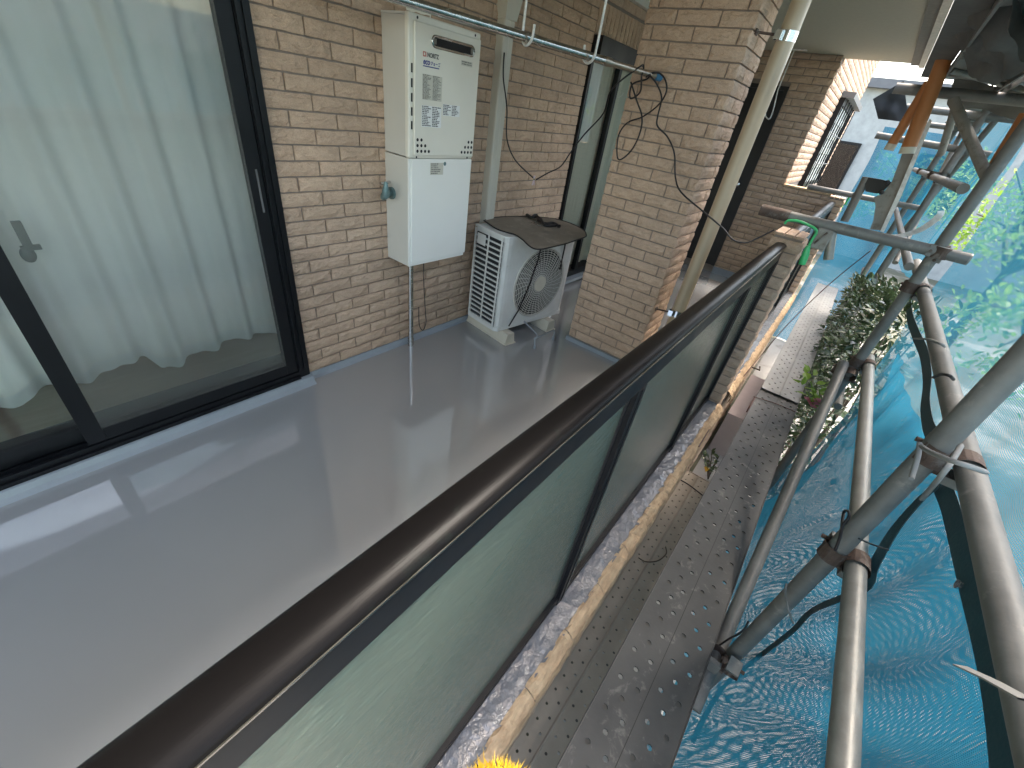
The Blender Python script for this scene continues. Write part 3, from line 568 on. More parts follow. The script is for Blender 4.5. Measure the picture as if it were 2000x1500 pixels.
l0 = aY(826, 109.5, FY_); part('logo', MB().box(l0.x, l0.x + .017, FY_ - .0014, FY_ - .0008, l0.z, l0.z + .019).box(l0.x + .022, l0.x + .024, FY_ - .0014, FY_ - .0008, l0.z, l0.z + .019), M['ink_r'], fp); part('logo', MB().box(l0.x + .004, l0.x + .012, FY_ - .0020, FY_ - .0016, l0.z + .004, l0.z + .015), M['white_metal'], fp)
t1 = aY(826, 124.5, FY_); text('eco', (t1.x, FY_ - .001, t1.z), .034, M['ink_b'], fp, ital=.2, off=.0008, sx=.86); text('ジョーズ', (t1.x + .047, FY_ - .001, t1.z + .002), .017, M['ink_b'], fp, off=.0004, sx=.95)
part('underline', MB().box(t1.x, t1.x + .105, FY_ - .0014, FY_ - .0008, t1.z - .009, t1.z - .005), M['ink_b'], fp)
# stainless pipe below and loop of thin cable
p0 = Vector((1.735, -.075, 0)); solo('stainless_pipe', MB().tube([(1.735, -.075, .66), (1.735, -.075, .06)], .017, 14).tube([(1.735, -.075, .06), (1.735, -.075, 0)], .021, 12), M['steel'], 'short stainless pipe dropping from the heater to the floor', 'pipe')
cb = catmull([aY(827.5, 512, -.075), aY(828, 560, -.08), aY(831, 610, -.09), aY(832, 630, -.09), aY(826, 645, -.09), aY(819, 634, -.09), aY(818, 600, -.09)], 8)
solo('cable_loop', MB().tube(cb, .0032, 6), M['rubber'], 'thin black cable looping beside the stainless pipe', 'cable')
# faucet on the heater's side
fc = thing('faucet', 'small verdigris brass faucet on the side of the heater cover', 'faucet', tuple(aX(765, 376, HX0 - .003)))
a = aX(766, 377, HX0 - .004)
part('flange', MB().tube([a, a + Vector((-.012, 0, 0))], .032, 16), M['aged_brass'], fc)
part('body', MB().tube(catmull([a, a + Vector((-.055, -.005, 0)), a + Vector((-.085, -.03, -.012)), a + Vector((-.09, -.06, .0))]), .0145, 12).sphere(a + Vector((-.045, 0, 0)), .022, .022, .024), M['aged_brass'], fc)
part('stem', MB().tube([a + Vector((-.045, 0, .015)), a + Vector((-.045, 0, .05))], .011, 10), M['aged_brass'], fc)
part('handle', MB().tube([a + Vector((-.085, -.012, .055)), a + Vector((-.005, .012, .055))], .008, 8), M['chrome'], fc)
part('hose_connector', MB().tube([a + Vector((-.09, -.06, .0)), a + Vector((-.095, -.07, .03)), a + Vector((-.096, -.072, .055)), a + Vector((-.096, -.072, .075))], [.019, .021, .012, .009], 12), M['aged_brass'], fc)

# ------------------------------------------------------------------ duct
dx0 = aY(958, 200, -.06).x; 
du = thing('pipe_duct', 'pale beige vertical duct running down the wall right of the heater', 'duct', (2.49, -.03, .1))
part('cover', rbox(2.44, 2.535, -.072, -.002, .08, 1.955, .012, 3), M['duct'], du); part('seam', MB().box(2.483, 2.487, -.0735, -.0715, .09, 1.95), M['white_side'], du)
part('top_cap', MB().add([(2.435, -.076, 1.95), (2.54, -.076, 1.95), (2.54, -.001, 1.95), (2.435, -.001, 1.95), (2.415, -.095, 2.08), (2.56, -.095, 2.08), (2.56, -.001, 2.08), (2.415, -.001, 2.08)], [(0, 1, 2, 3), (4, 5, 6, 7), (0, 1, 5, 4), (1, 2, 6, 5), (2, 3, 7, 6), (3, 0, 4, 7)]), M['duct'], du)

# ------------------------------------------------------------------ outdoor unit (local frame: x along the front, y to the wall)
AW, AD, AZ0, AZ1 = .775, .325, .10, .795
ac = thing('air_conditioner_unit', 'white outdoor air conditioner unit with round fan grille on the floor', 'air conditioner', (2.255, -.425, 0), R(-8.3))
def lp(name, mb, m, parent=ac, **k): return part(name, mb, m, parent, local=True, **k)
prof = [(.012, AD), (.012, .028), (.016, .012), (.03, .0), (.06, -.004), (AW - .05, -.004), (AW - .02, .004), (AW, .03), (AW, AD)]
body = lp('casing', MB().prism(prof, AZ0, AZ1, axis=2), M['ac'])
lp('base_rim', MB().prism([(-.002, AD + .004), (-.002, .02), (.022, -.008), (AW - .03, -.008), (AW + .004, .02), (AW + .004, AD + .004)], AZ0 - .004, AZ0 + .026, axis=2), M['ac'])
lp('top_lid', MB().prism([(-.002, AD + .004), (-.002, .02), (.022, -.008), (AW - .03, -.008), (AW + .004, .02), (AW + .004, AD + .004)], AZ1 + .001, AZ1 + .014, axis=2), M['ac'])
lp('coil', MB().box(.0075, .0115, .035, AD - .012, AZ0 + .03, AZ1 - .03), M['coil'])
for i in range(17):
    z = AZ0 + .036 + i * .0378; lp('grille_slat', MB().box(-.006, .0055, .030, AD - .004, z - .0045, z + .0045), M['ac'])
for y in (.030, .168, AD - .010): lp('grille_post', MB().box(-.008, -.0062, y - .008, y + .008, AZ0 + .027, AZ1 - .002), M['ac'])
lp('carry_handle', rbox(-.014, -.0085, .195, .285, AZ1 - .105, AZ1 - .030, .003), M['ac']); 
fcx, fcz, fr = .408, .425, .274
lp('fan_cavity', MB().disc((fcx, -.0046, fcz), (0, -1, 0), fr, 40), M['dark'])
for i in range(4):
    a0 = i * math.pi / 2 + .4; bl = MB(); pts = []
    for q in range(7): a1 = a0 + q * .16; pts += [(fcx + .05 * math.cos(a1), -.0052, fcz + .05 * math.sin(a1)), (fcx + .235 * math.cos(a1 + .25), -.0052 - q * .0004, fcz + .235 * math.sin(a1 + .25))]
    bl.add(pts, [(2 * q, 2 * q + 1, 2 * q + 3, 2 * q + 2) for q in range(6)], True); lp('fan_blade', bl, M['rubber'])
def ring(r, t, y, n=48): return MB().tube([(fcx + r * math.cos(2 * math.pi * k / n), y, fcz + r * math.sin(2 * math.pi * k / n)) for k in range(n)], t, 5, closed=True)
for i in range(13): lp('grille_ring', ring(.068 + i * .0160, .0030, -.016 + .006 * (i / 12) ** 2), M['ac_grille'])
lp('grille_rim', ring(fr - .002, .0065, -.008), M['ac_grille'])
for k in range(36):
    a0 = 2 * math.pi * k / 36; lp('grille_spoke', MB().tube([(fcx + r_ * math.cos(a0 + (r_ - .05) * 1.1), -.0165 + .006 * (r_ / fr) ** 2, fcz + r_ * math.sin(a0 + (r_ - .05) * 1.1)) for r_ in (.055, .12, .19, .270)], .0022, 5), M['ac_grille'])
lp('fan_hub', MB().tube([(fcx, -.008, fcz), (fcx, -.021, fcz)], .060, 28), M['foot'])
lp('front_rib', MB().box(.715, .720, -.0075, .0, AZ0 + .03, AZ0 + .33), M['ac'])
for x in (.10, .575):
    fb = lp('foot_block', MB().prism([(x - .045, .004), (x + .055, .004), (x + .040, .088), (x - .030, .088)], -.075, .40, axis=1), M['foot']); lp('foot_plate', MB().box(x - .052, x + .062, -.085, .41, .0, .006), M['foot'], fb)
    lp('bolt', MB().tube([(x, .035, .088), (x, .035, .105)], .009, 8), M['ink'])
# strap on the front of the unit
st = MB(); 
ca, sa = math.cos(R(-8.3)), math.sin(R(-8.3))
def acw(x, y, z): return Vector((2.255 + ca * x - sa * y, -.425 + sa * x + ca * y, z))
def ribbon(pts, w_, nrm):
    nrm = Vector(nrm); m = MB(); vs = []
    for i, p in enumerate(pts):
        p = Vector(p); t = (Vector(pts[min(i + 1, len(pts) - 1)]) - Vector(pts[max(i - 1, 0)])).normalized(); s = t.cross(nrm).normalized() * w_ / 2; vs += [p - s, p + s, p + s + nrm * .002, p - s + nrm * .002]
    fs = []
    for i in range(len(pts) - 1):
        for k in range(4): fs.append((4 * i + k, 4 * i + (k + 1) % 4, 4 * i + 4 + (k + 1) % 4, 4 * i + 4 + k))
    return m.add(vs, fs)
nf = Vector((sa * 1, -ca, 0)); nf = Vector((math.sin(R(-8.3)), -math.cos(R(-8.3)), 0))
# cover mat, wavy sheet draped over the lid
AM = lambda x, y: aZ(850 + x / 3.75, 350 + y / 3.75, AZ1 + .018)
outl = [AM(*p) for p in [(356, 302), (420, 288), (520, 281), (690, 275), (860, 288), (960, 318), (1040, 350), (1092, 378), (1106, 408), (1100, 428), (1060, 440), (960, 470), (860, 500), (775, 520), (725, 510), (680, 482), (640, 450), (585, 412), (520, 388), (450, 365), (380, 325)]]
cen = sum(outl, Vector()) / len(outl); mv = [cen + Vector((0, 0, .004))]; nO = len(outl); ringsN = 5
for r_ in range(1, ringsN + 1):
    for i, p in enumerate(outl):
        q = cen.lerp(p, r_ / ringsN); q.z += .004 * math.sin(i * 1.7 + r_) * (r_ / ringsN) + .003; mv.append(q)
mf = [(0, 1 + i, 1 + (i + 1) % nO) for i in range(nO)] + [(1 + (r_ - 1) * nO + i, 1 + r_ * nO + i, 1 + r_ * nO + (i + 1) % nO, 1 + (r_ - 1) * nO + (i + 1) % nO) for r_ in range(1, ringsN) for i in range(nO)]
mt = thing('cover_mat', 'brown fabric mat with dark piping lying on the outdoor unit', 'mat', tuple(cen))
part('sheet', MB().add(mv, mf, True), M['mat'], mt); part('piping', MB().tube(catmull(mv[-nO:] + [mv[-nO]], 4), .0045, 6), M['rubber'], mt)
part('strap', ribbon([acw(.34, -.024, AZ1), acw(.325, -.024, .62), acw(.27, -.024, .42), acw(.205, -.024, .25), acw(.13, -.014, .12)], .014, nf), M['rubber'], mt)
part('strap', ribbon([acw(.62, -.014, AZ1), acw(.625, -.012, .66), acw(.622, -.012, .54)], .016, nf), M['rubber'], mt)
part('buckle', MB().box(-.012, .012, -.006, .004, -.02, .02, Matrix.Translation(acw(.622, -.014, .53))), M['rubber'], mt)
# coiled strap with wire on the mat
bs = thing('strap_bundle', 'black strap bundle with a bit of wire on the brown mat', 'strap', tuple(AM(780, 330)))
zz = Vector((0, 0, .014))
part('strap', MB().tube(catmull([AM(670, 275) + zz, AM(700, 300) + zz * 1.6, AM(735, 290) + zz * 2, AM(760, 320) + zz, AM(810, 340) + zz, AM(860, 340) + zz * 1.3, AM(905, 360) + zz], 6), [.012] * 36 + [.016], 7), M['rubber'], bs)
part('strap', MB().tube(catmull([AM(690, 290) + zz, AM(760, 310) + zz * 2, AM(800, 350) + zz, AM(880, 352) + zz], 5), .011, 6), M['rubber'], bs)
part('wire', MB().tube(catmull([AM(700, 330) + zz, AM(740, 322) + zz, AM(790, 350) + zz, AM(760, 352) + zz, AM(720, 335) + zz, AM(750, 318) + zz], 6), .0022, 5), M['steel'], bs)
solo('drain_rods', MB().tube(catmull([acw(.32, .05, .12), acw(.27, -.19, .10), (2.447, -.672, .085)], 5) + [Vector((2.449, -.684, .03)), Vector((2.449, -.684, 0))], .0065, 7).tube([(2.447, -.675, .085), (2.690, -.688, .088), (2.697, -.694, .07), (2.698, -.695, 0)], .0065, 7).tube([(2.449, -.684, .03), (2.449, -.684, 0)], .011, 8).tube([(2.698, -.695, .03), (2.698, -.695, 0)], .011, 8), M['upstand'], 'grey coated wire prongs standing on the floor before the outdoor unit', 'rods')

# ------------------------------------------------------------------ clothes pole, hooks, cables
pA, pB = aY(787, 0, -.36), aX(1287, 151, 2.75); d = (pB - pA).normalized(); pA = pA - d * .9
Lp = (pB - pA).length; pj = None
tt = [(abs(px(pA + d * Lp * k / 400)[0] - 1185), k) for k in range(401)]; kj = min(tt)[1]; pj = pA + d * Lp * kj / 400
cp = thing('clothes_pole', 'stainless telescopic clothes pole hanging across the top', 'clothes pole', tuple((pA + pB) / 2))
part('outer_tube', MB().tube([pA, pj], .0190, 16), M['steel'], cp); part('inner_tube', MB().tube([pj - d * .02, pB], .0150, 14), M['pole_thin'], cp); part('collar', MB().tube([pj - d * .02, pj + d * .025], .0205, 14), M['pole_thin'], cp); part('end_cap', MB().tube([pB - d * .03, pB + d * .012], .0185, 14), M['blue_cap'], cp)
def on_pole(u):
    k = min((abs(px(pA + d * Lp * k / 800)[0] - u), k) for k in range(801))[1]; return pA + d * Lp * k / 800
side = Vector((d.y, -d.x, 0)).normalized()
if side.y < 0: side = -side
def hook(u, lab, s=1):
    p = on_pole(u); h = side * s; t = thing('ceiling_hook', lab, 'hook', (p.x, p.y, 2.39))
    pts = [p + h * .055 + Vector((0, 0, 2.398 - p.z)), p + h * .055 + Vector((0, 0, .25)), p + h * .055 + Vector((0, 0, .05)), p + h * .045 + Vector((0, 0, -.01)), p + Vector((0, 0, -.028)), p - h * .045 + Vector((0, 0, -.008)), p - h * .055 + Vector((0, 0, .045))]
    part('rod', MB().tube([pts[0]] + catmull(pts[1:], 6), .0062, 8), M['white_p'], t); part('ceiling_plate', MB().box(p.x + h.x * .055 - .03, p.x + h.x * .055 + .03, p.y + h.y * .055 - .03, p.y + h.y * .055 + .03, 2.392, 2.399), M['white_p'], t)
hook(1030, 'white ceiling hook nearer the heater carrying the clothes pole'); hook(1150, 'white ceiling hook nearer the pillar carrying the clothes pole', -1)
hk = aZ(1552, 96, 2.40); t = thing('ceiling_hook', 'thin white hook hanging empty behind the drainpipe', 'hook', tuple(hk))
part('rod', MB().tube([hk, hk + Vector((0, 0, -.35))] + catmull([aX(1517, 185, hk.x), aX(1510, 215, hk.x), aX(1503, 232, hk.x), aX(1496, 228, hk.x), aX(1495, 220, hk.x)], 5), .006, 7), M['white_p'], t); part('ceiling_plate', MB().box(hk.x - .03, hk.x + .03, hk.y - .12, hk.y + .02, 2.393, 2.399), M['white_p'], t)

pe = on_pole(1255)
def C3(u, v, y): return aY(u, v, y)
cabA = catmull([aY(985, 103, -.075), aY(983, 150, -.10), aY(990, 210, -.12), aY(990, 270, -.15), aY(1006, 312, -.22), aY(1041, 347, -.30)], 8)
cabB = catmull([aY(1047, 351, -.30), aY(1070, 338, -.34), aY(1095, 325, -.40), aY(1115, 297, -.46), aY(1142, 262, -.55), aY(1178, 222, -.68), aY(1195, 175, -.80), pe + Vector((-.05, 0, .018)), pe + Vector((0, 0, .02)), aX(1253, 150, 2.62), aX(1250, 180, 2.66), aX(1231, 192, 2.68), aX(1235, 165, 2.66), aX(1262, 155, 2.66), aX(1270, 146, 2.64), aX(1262, 150, 2.6)], 8)
cabC = catmull([aX(1232, 160, 2.68), aX(1243, 195, 2.70), aX(1254, 230, 2.72), aX(1248, 265, 2.73), aX(1232, 295, 2.74), aX(1211, 312, 2.74), aX(1205, 300, 2.74), aX(1208, 265, 2.74), aX(1225, 240, 2.74), aX(1255, 228, 2.73), aX(1286, 205, 2.72), aX(1301, 180, 2.70), aX(1300, 158, 2.70), aX(1288, 143, 2.70), aX(1270, 143, 2.68)], 8)
cabD = catmull([aX(1262, 142, 2.66), aX(1280, 160, 2.68), aX(1292, 190, 2.70), aX(1285, 225, 2.72), aX(1284, 246, 2.72), aX(1304, 268, 2.74), aX(1317, 300, 2.74), aX(1319, 345, 2.72), aX(1330, 375, 2.68), aX(1372, 412, 2.66), aX(1410, 444, 2.66), aX(1430, 467, 2.68), aX(1455, 474, 2.70), aX(1480, 465, 2.74), aX(1512, 449, 2.78)], 8)
solo('lamp_cable', MB().tube(cabA, .0045, 6), M['rubber'], 'black cable sagging from the duct to the clothespin', 'cable')
solo('lamp_cable', MB().tube(cabB, .0045, 6), M['rubber'], 'black cable rising from the clothespin to the pole end', 'cable')
solo('lamp_cable', MB().tube(cabC, .0045, 6), M['rubber'], 'loop of black cable hanging below the blue pole end', 'cable')
solo('lamp_cable', MB().tube(cabD, .0045, 6), M['rubber'], 'black cable running from the pole end down to the railing column', 'cable')
kk = aY(1043, 350, -.30); pn = thing('clothespin', 'small pale clothespin clipped to the sagging cable', 'clothespin', tuple(kk))
for s_ in (-1, 1): part('jaw', MB().tube([kk + Vector((-.005 * s_, 0, .022)), kk + Vector((0, 0, -.004)), kk + Vector((.012 * s_, 0, -.038))], .0042, 6), M['pin'], pn)
part('spring', MB().tube([kk + Vector((-.006, -.004, 0)), kk + Vector((.006, .004, 0))], .006, 8), M['steel'], pn)

# ------------------------------------------------------------------ drainpipe
dp = thing('drainpipe', 'thick beige vertical drainpipe fixed to the tiled pillar', 'drainpipe', (2.95, -1.493, 0))
part('pipe', MB().tube([(2.95, -1.493, 0), (2.95, -1.493, 2.41)], .0445, 28), M['drain'], dp)
for (u, v) in ((1537, 72), (1330, 606)):
    z = aY(u, v, -1.493).z; b = part('band', MB().tube([(2.95, -1.493, z - .022), (2.95, -1.493, z + .022)], .0462, 28), M['chrome'], dp)
    part('arm', MB().tube([(2.91, -1.45, z), (2.865, -1.352, z)], .006, 8).box(2.845, 2.885, -1.366, -1.36, z - .012, z + .012), M['rust'], dp); part('clasp', MB().box(2.885, 2.915, -1.475, -1.445, z - .02, z + .02), M['chrome'], dp)

# ------------------------------------------------------------------ low kerb wall with coping
YL0, YL1, ZL = -1.940, -2.010, .056
def coping(x0, x1, lab, nm, seed):
    rnd = random.Random(seed); t = thing(nm, lab, 'kerb', ((x0 + x1) / 2, -1.97, -.85)); 
    part('core', MB().box(x0, x1, -2.018, -1.872, gz + .002, ZL - .024), M['grout'], t)
    # coated, slightly uneven top
    nx, ny = int((x1 - x0) / .018), 9; vs = []
    for i in range(nx + 1):
        x = x0 + (x1 - x0) * i / nx
        for j in range(ny + 1):
            y = -1.868 + (YL1 + 1.868 - .004) * j / ny
            z = ZL + .003 * mnoise.noise((x * 9, y * 25, seed)) - (.002 if j < ny else 0)
            if j >= ny - 1: z -= .003 + .0045 * mnoise.noise((x * 22, j, seed)); y += .007 * mnoise.noise((x * 17, 3 + j, seed))
            if j == 0: z = -.01
            vs.append((x, y, z))
    h = ny + 1; part('coated_top', MB().add(vs, [(i * h + j, (i + 1) * h + j, (i + 1) * h + j + 1, i * h + j + 1) for i in range(nx) for j in range(ny)], True), M['coping'], t)
    # rough split tile pieces along the outer edge
    x = x0
    while x < x1 - .02:
        xe = min(x + .2353 - .003, x1); n = 14; vs = []
        for i in range(n + 1):
            xx = x + (xe - x) * i / n
            for j, (y, z) in enumerate(((-2.002, ZL - .022), (-2.006, ZL - .003), (-2.018, ZL - .001), (-2.034, ZL - .012), (-2.050, ZL - .030), (-2.058, ZL - .068), (-2.044, ZL - .10))):
                a = .0065 if 1 <= j <= 5 else 0; vs.append((xx, y + a * mnoise.noise((xx * 26, j * 1.3, seed)), z + a * mnoise.noise((xx * 31, j * 1.9, seed + 7))))
        part('edge_tile', MB().add(vs, [(i * 7 + j, (i + 1) * 7 + j, (i + 1) * 7 + j + 1, i * 7 + j + 1) for i in range(n) for j in range(6)]), M['rough_tan'], t); x += .2353
    tiles(t, (0, -2.018), 0, x0, x1, gz, ZL - .095, x0, nmax=60, name='brick'); return t
coping(-.6, 2.800, 'low kerb under the near railing with wet grey coating and rough tan edge', 'kerb_wall', 1)
coping(3.03, 6.25, 'low kerb with grey coating beyond the railing column', 'kerb_wall', 2)

def column(x0, x1, lab, seed, vis):
    t = thing('railing_column', lab, 'column', ((x0 + x1) / 2, -1.94, gz)); y0, y1 = -2.000, -1.862; zt = 1.16
    part('core', MB().box(x0, x1, y0, y1, gz + .002, zt), M['grout'], t)
    tiles(t, (x0, 0), -math.pi / 2, -y1, -y0 + .008, -.2, zt + .006, -y1 - .03, zg=ZG + .03, nmax=vis, stag=False)
    tiles(t, (0, y0), 0, x0 - .008, x1, gz + .05, zt + .006, x0 - .1, zg=ZG + .03, nmax=vis)
    tiles(t, (0, y1), math.pi, -x1, -x0 + .008, 0, zt + .006, -x1, zg=ZG + .03, nmax=0)
    for i in range(3):
        ya = y1 + .006 - (y1 - y0 + .016) / 3 * i; part('cap_brick', rbox(x0 - .012, x1 + .004, ya - (y1 - y0 + .016) / 3 + .006, ya, zt, zt + .016, .004), M['tile'], t)
column(2.800, 3.030, 'nearer brick-tiled railing column with the green hook', 1, 40)
column(6.250, 6.45, 'farther brick-tiled railing column beside the waist-high wall', 2, 24)

# ------------------------------------------------------------------ railing
def railing(x0, x1, posts, lab, full=True):
    t = thing('balcony_railing', lab, 'railing', ((x0 + x1) / 2, -1.915, ZL))
    pr = [(-1.8835, 1.098), (-1.8818, 1.112), (-1.8832, 1.1185), (-1.8870, 1.1225), (-1.8930, 1.1252), (-1.9020, 1.1275), (-1.9110, 1.1286), (-1.9190, 1.1285), (-1.9270, 1.1270), (-1.9340, 1.1243), (-1.9395, 1.1208), (-1.9430, 1.1170), (-1.9436, 1.1120), (-1.9400, 1.110), (-1.8870, 1.096)]
    part('handrail', MB().prism(pr, x0, x1, smooth=True), M['rail'], t)
    part('lip', MB().box(x0, x1, -1.9452, -1.9437, 1.1125, 1.1155), M['steel'], t)
    part('top_channel', MB().box(x0, x1, -1.938, -1.892, 1.040, 1.1075), M['frame'], t)
    part('bottom_channel', MB().box(x0, x1, -1.936, -1.900, .072, .105).box(x0, x1, -1.9385, -1.9362, .080, .088), M['frame'], t)
    xs = [x0] + posts + [x1]
    for p in posts: part('post', MB().box(p - .026, p + .026, -1.940, -1.890, .050, 1.040).box(p - .004, p + .004, -1.943, -1.9402, .060, 1.038), M['frame'], t)
    for a, b in zip(xs[:-1], xs[1:]):
        a2, b2 = a + (.028 if a != x0 else 0), b - (.028 if b != x1 else 0)
        if b2 - a2 > .05: part('pane', MB().box(a2, b2, -1.921, -1.915, .1055, 1.0395), M['frost'], t); part('glazing_bead', MB().box(a2, a2 + .008, -1.927, -1.9215, .106, 1.029), M['rubber'], t); part('glazing_bead', MB().box(b2 - .008, b2, -1.927, -1.9215, .106, 1.029), M['rubber'], t)
railing(-2.0, 2.788, [-.30, .885, 2.06, 2.755], 'dark bronze railing with frosted glass panes nearest the camera')
railing(3.045, 6.24, [3.08, 4.2, 5.3, 6.20], 'dark railing beyond the brick railing column')

# ------------------------------------------------------------------ scaffold planks with punched holes
def plank(x0, x1, yc, w_, z, rows, pitch, hr, m, lab, ridge=False, lit=None, lip=True):
    t = thing('scaffold_plank', lab, 'scaffold plank', ((x0 + x1) / 2, yc, z - .04)); y0, y1 = yc - w_ / 2, yc + w_ / 2
    bnd = sorted(rows); edges = [y0]; 
    for a, b in zip(bnd[:-1], bnd[1:]): edges.append((a + b) / 2 + yc)
    edges.append(y1); rnd = random.Random(int(x0 * 100) + 5); top = MB(); mud = MB(); nh = 8; cell = 0
    for ri, ry in enumerate(bnd):
        ya, yb, cy = edges[ri], edges[ri + 1], yc + ry; off = pitch * .5 * (ri % 2); n = int((x1 - x0) / pitch)
        def strip(xa, xb): top.quad((xa, ya, z), (xb, ya, z), (xb, yb, z), (xa, yb, z))
        xs_ = x0 + off
        if off: strip(x0, xs_)
        for i in range(n):
            xa, xb = xs_ + i * pitch, xs_ + (i + 1) * pitch
            if xb > x1: break
            cx = (xa + xb) / 2
            oc = [(cx + hr * math.cos(-math.pi * .75 + math.pi / 4 * k), cy + hr * math.sin(-math.pi * .75 + math.pi / 4 * k)) for k in range(8)]
            sq = [(xa, ya), (cx, ya), (xb, ya), (xb, cy), (xb, yb), (cx, yb), (xa, yb), (xa, cy)]
            vs = [(a, b, z) for a, b in sq] + [(a, b, z) for a, b in oc] + [(a, b, z - .006) for a, b in oc]
            top.add(vs, [(k, (k + 1) % 8, 8 + (k + 1) % 8, 8 + k) for k in range(8)] + [(8 + k, 8 + (k + 1) % 8, 16 + (k + 1) % 8, 16 + k) for k in range(8)])
            if rnd.random() < .42: mud.disc((cx, cy, z - .003), (0, 0, 1), hr, 8)
        xe = xs_ + n * pitch if xs_ + n * pitch <= x1 else xs_ + (n - 1) * pitch
        if xe < x1 - 1e-4: strip(xe, x1)
    part('deck_plate', top, m, t); part('mud', mud, M['mud'], t, kind='stuff')
    part('side_flange', MB().box(x0, x1, y0 - .003, y0 - .0005, z - .045, z + (.004 if lip else 0)), m, t); part('side_flange', MB().box(x0, x1, y1 + .0005, y1 + .003, z - .045, z + (.004 if lip else 0)), m, t)
    if ridge: part('ridge', MB().prism([(yc - .006, z - .001), (yc + .006, z - .001), (yc + .003, z + .005), (yc - .003, z + .005)], x0, x1), m, t)
    else: part('seam', MB().box(x0, x1, yc - .0012, yc + .0012, z - .004, z + .0008), M['rubber'], t)
    part('end_plate', MB().box(x1, x1 + .006, y0, y1, z - .045, z + .004), m, t); return t
R6 = (-.088, -.058, -.029, .029, .058, .088)
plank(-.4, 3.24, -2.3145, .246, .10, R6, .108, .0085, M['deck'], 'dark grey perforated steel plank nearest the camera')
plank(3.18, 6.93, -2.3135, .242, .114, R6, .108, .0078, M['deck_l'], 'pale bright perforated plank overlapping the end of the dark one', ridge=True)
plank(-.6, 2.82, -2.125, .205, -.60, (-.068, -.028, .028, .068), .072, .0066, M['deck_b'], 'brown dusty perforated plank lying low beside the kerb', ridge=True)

# ------------------------------------------------------------------ scaffold pipes and couplers
PR = .0243
def pipe(a, b, lab, m=None, r=PR, caps=False):
    t = thing('scaffold_pipe', lab, 'scaffold pipe', tuple(a)); a, b = Vector(a), Vector(b); d_ = (b - a).normalized()
    part('tube', MB().tube([a, b], r, 22), m or M['galv'], t)
    if caps: part('end_rim', MB().tube([a, a + d_ * .006], r + .0006, 22).tube([b - d_ * .006, b], r + .0006, 22), M['galv_l'], t)
    return t
SY = -2.511
pipe((1.147, SY, gz), (1.147, SY, 3.2), 'thick near upright scaffold pipe crossing the lower right')
pipe((2.70, SY, gz), (2.70, SY, 3.2), 'upright scaffold pipe at the end of the dark plank')
pipe((4.33, SY, gz), (4.33, SY, 3.2), 'third upright scaffold pipe behind the hedge', r=PR)
pipe((5.75, SY, gz), (5.75, SY, 3.2), 'fourth upright scaffold pipe farthest along the planks')
LY = -2.562
pipe((-.5, LY, .690), (2.83, LY, .682), 'lower horizontal scaffold pipe with a pale open end', M['galv_l'], caps=True)
pipe((-.2, LY - .03, 1.02), (3.35, LY + .01, 1.118), 'upper horizontal scaffold pipe at the right edge', caps=True)
pipe((.95, -2.472, -.05), (2.66, -2.46, .66), 'slanted scaffold brace pipe beside the dark plank')
pipe((2.652, -1.775, 1.275), (2.652, -2.62, 1.275), 'horizontal scaffold pipe over the nearer railing column', M['galv'], caps=True)
pipe((5.60, -1.66, 1.255), (5.60, -2.6, 1.265), 'horizontal scaffold pipe over the farther railing column', caps=True)
pipe((2.72, LY, .40), (7.0, LY, .42), 'low horizontal pipe passing behind the hedge', r=.02)
pipe((2.72, -2.46, 1.52), (7.0, -2.46, 1.55), 'horizontal guard pipe above the hedge', r=.021)
pipe((4.378, -2.02, 1.72), (4.378, -2.72, 1.70), 'short pipe across under the upper deck', r=.021)
a_, b_ = aX(1862, 196, 2.98), aX(1930, 352, 2.72); pipe(a_, b_, 'flat slanted strut between the deck and the second upright', M['plate'], r=.020)
a_, b_ = aX(1868, 205, 2.98), aX(1838, 300, 3.3); pipe(a_, b_, 'shorter slanted strut branching under the deck', M['plate'], r=.016)

pipe((4.36, -2.56, .95), (5.72, -2.56, 1.90), 'slanted brace pipe between the third and fourth uprights', r=.019)
pipe((5.72, -2.585, .95), (4.36, -2.585, 1.90), 'counter slanted brace pipe crossing between the far uprights', r=.019)
pipe((4.33, -2.10, 1.895), (4.33, -2.72, 1.895), 'deck bearer pipe on the third upright', r=.021)
pipe((5.70, -2.10, 1.895), (5.70, -2.72, 1.895), 'deck bearer pipe on the fourth upright', r=.021)
pipe((2.72, -2.46, 1.18), (7.0, -2.46, 1.20), 'mid-height guard pipe above the hedge', r=.019)

def coupler(c, da, db, lab, s=1.0, m=None):
    """two hinged half clamps joined back to back, each with its bolt and nut"""
    c = Vector(c); da, db = Vector(da).normalized(), Vector(db).normalized(); n_ = da.cross(db).normalized(); t = thing('pipe_coupler', lab, 'pipe coupler', tuple(c), group=None)
    for sg, dd, ot in ((1, da, db), (-1, db, da)):
        ce = c + n_ * sg * .0255 * s; w_ = .024 * s
        sh = MB(); vs = []; nn = 18
        for e in (-w_, w_):
            for k_ in range(nn):
                an = 2 * math.pi * k_ / nn; rr = (PR + .006) * s * (1.06 if k_ % 9 < 2 else 1); vs.append(ce + dd * e + (n_ * math.cos(an) + dd.cross(n_) * math.sin(an)) * rr)
        sh.add(vs, [(k_, (k_ + 1) % nn, nn + (k_ + 1) % nn, nn + k_) for k_ in range(nn)], False); part('clamp_half', sh, m or M['rust'], t)
        sd = dd.cross(n_); q = ce + sd * (PR + .014) * s
        bolt = part('bolt', MB().tube([q - n_ * .034 * s, q + n_ * .042 * s], .0062 * s, 8), M['rust'], t); part('nut', MB().tube([q + n_ * .024 * s, q + n_ * .036 * s], .0125 * s, 6), M['rust'], bolt)
        fx = Matrix.Translation(q) @ Matrix((dd, sd, n_)).transposed().to_4x4(); part('lug', MB().box(-w_, w_, -.010, .010, -.020, .020, fx), M['galv'], t)
    return t
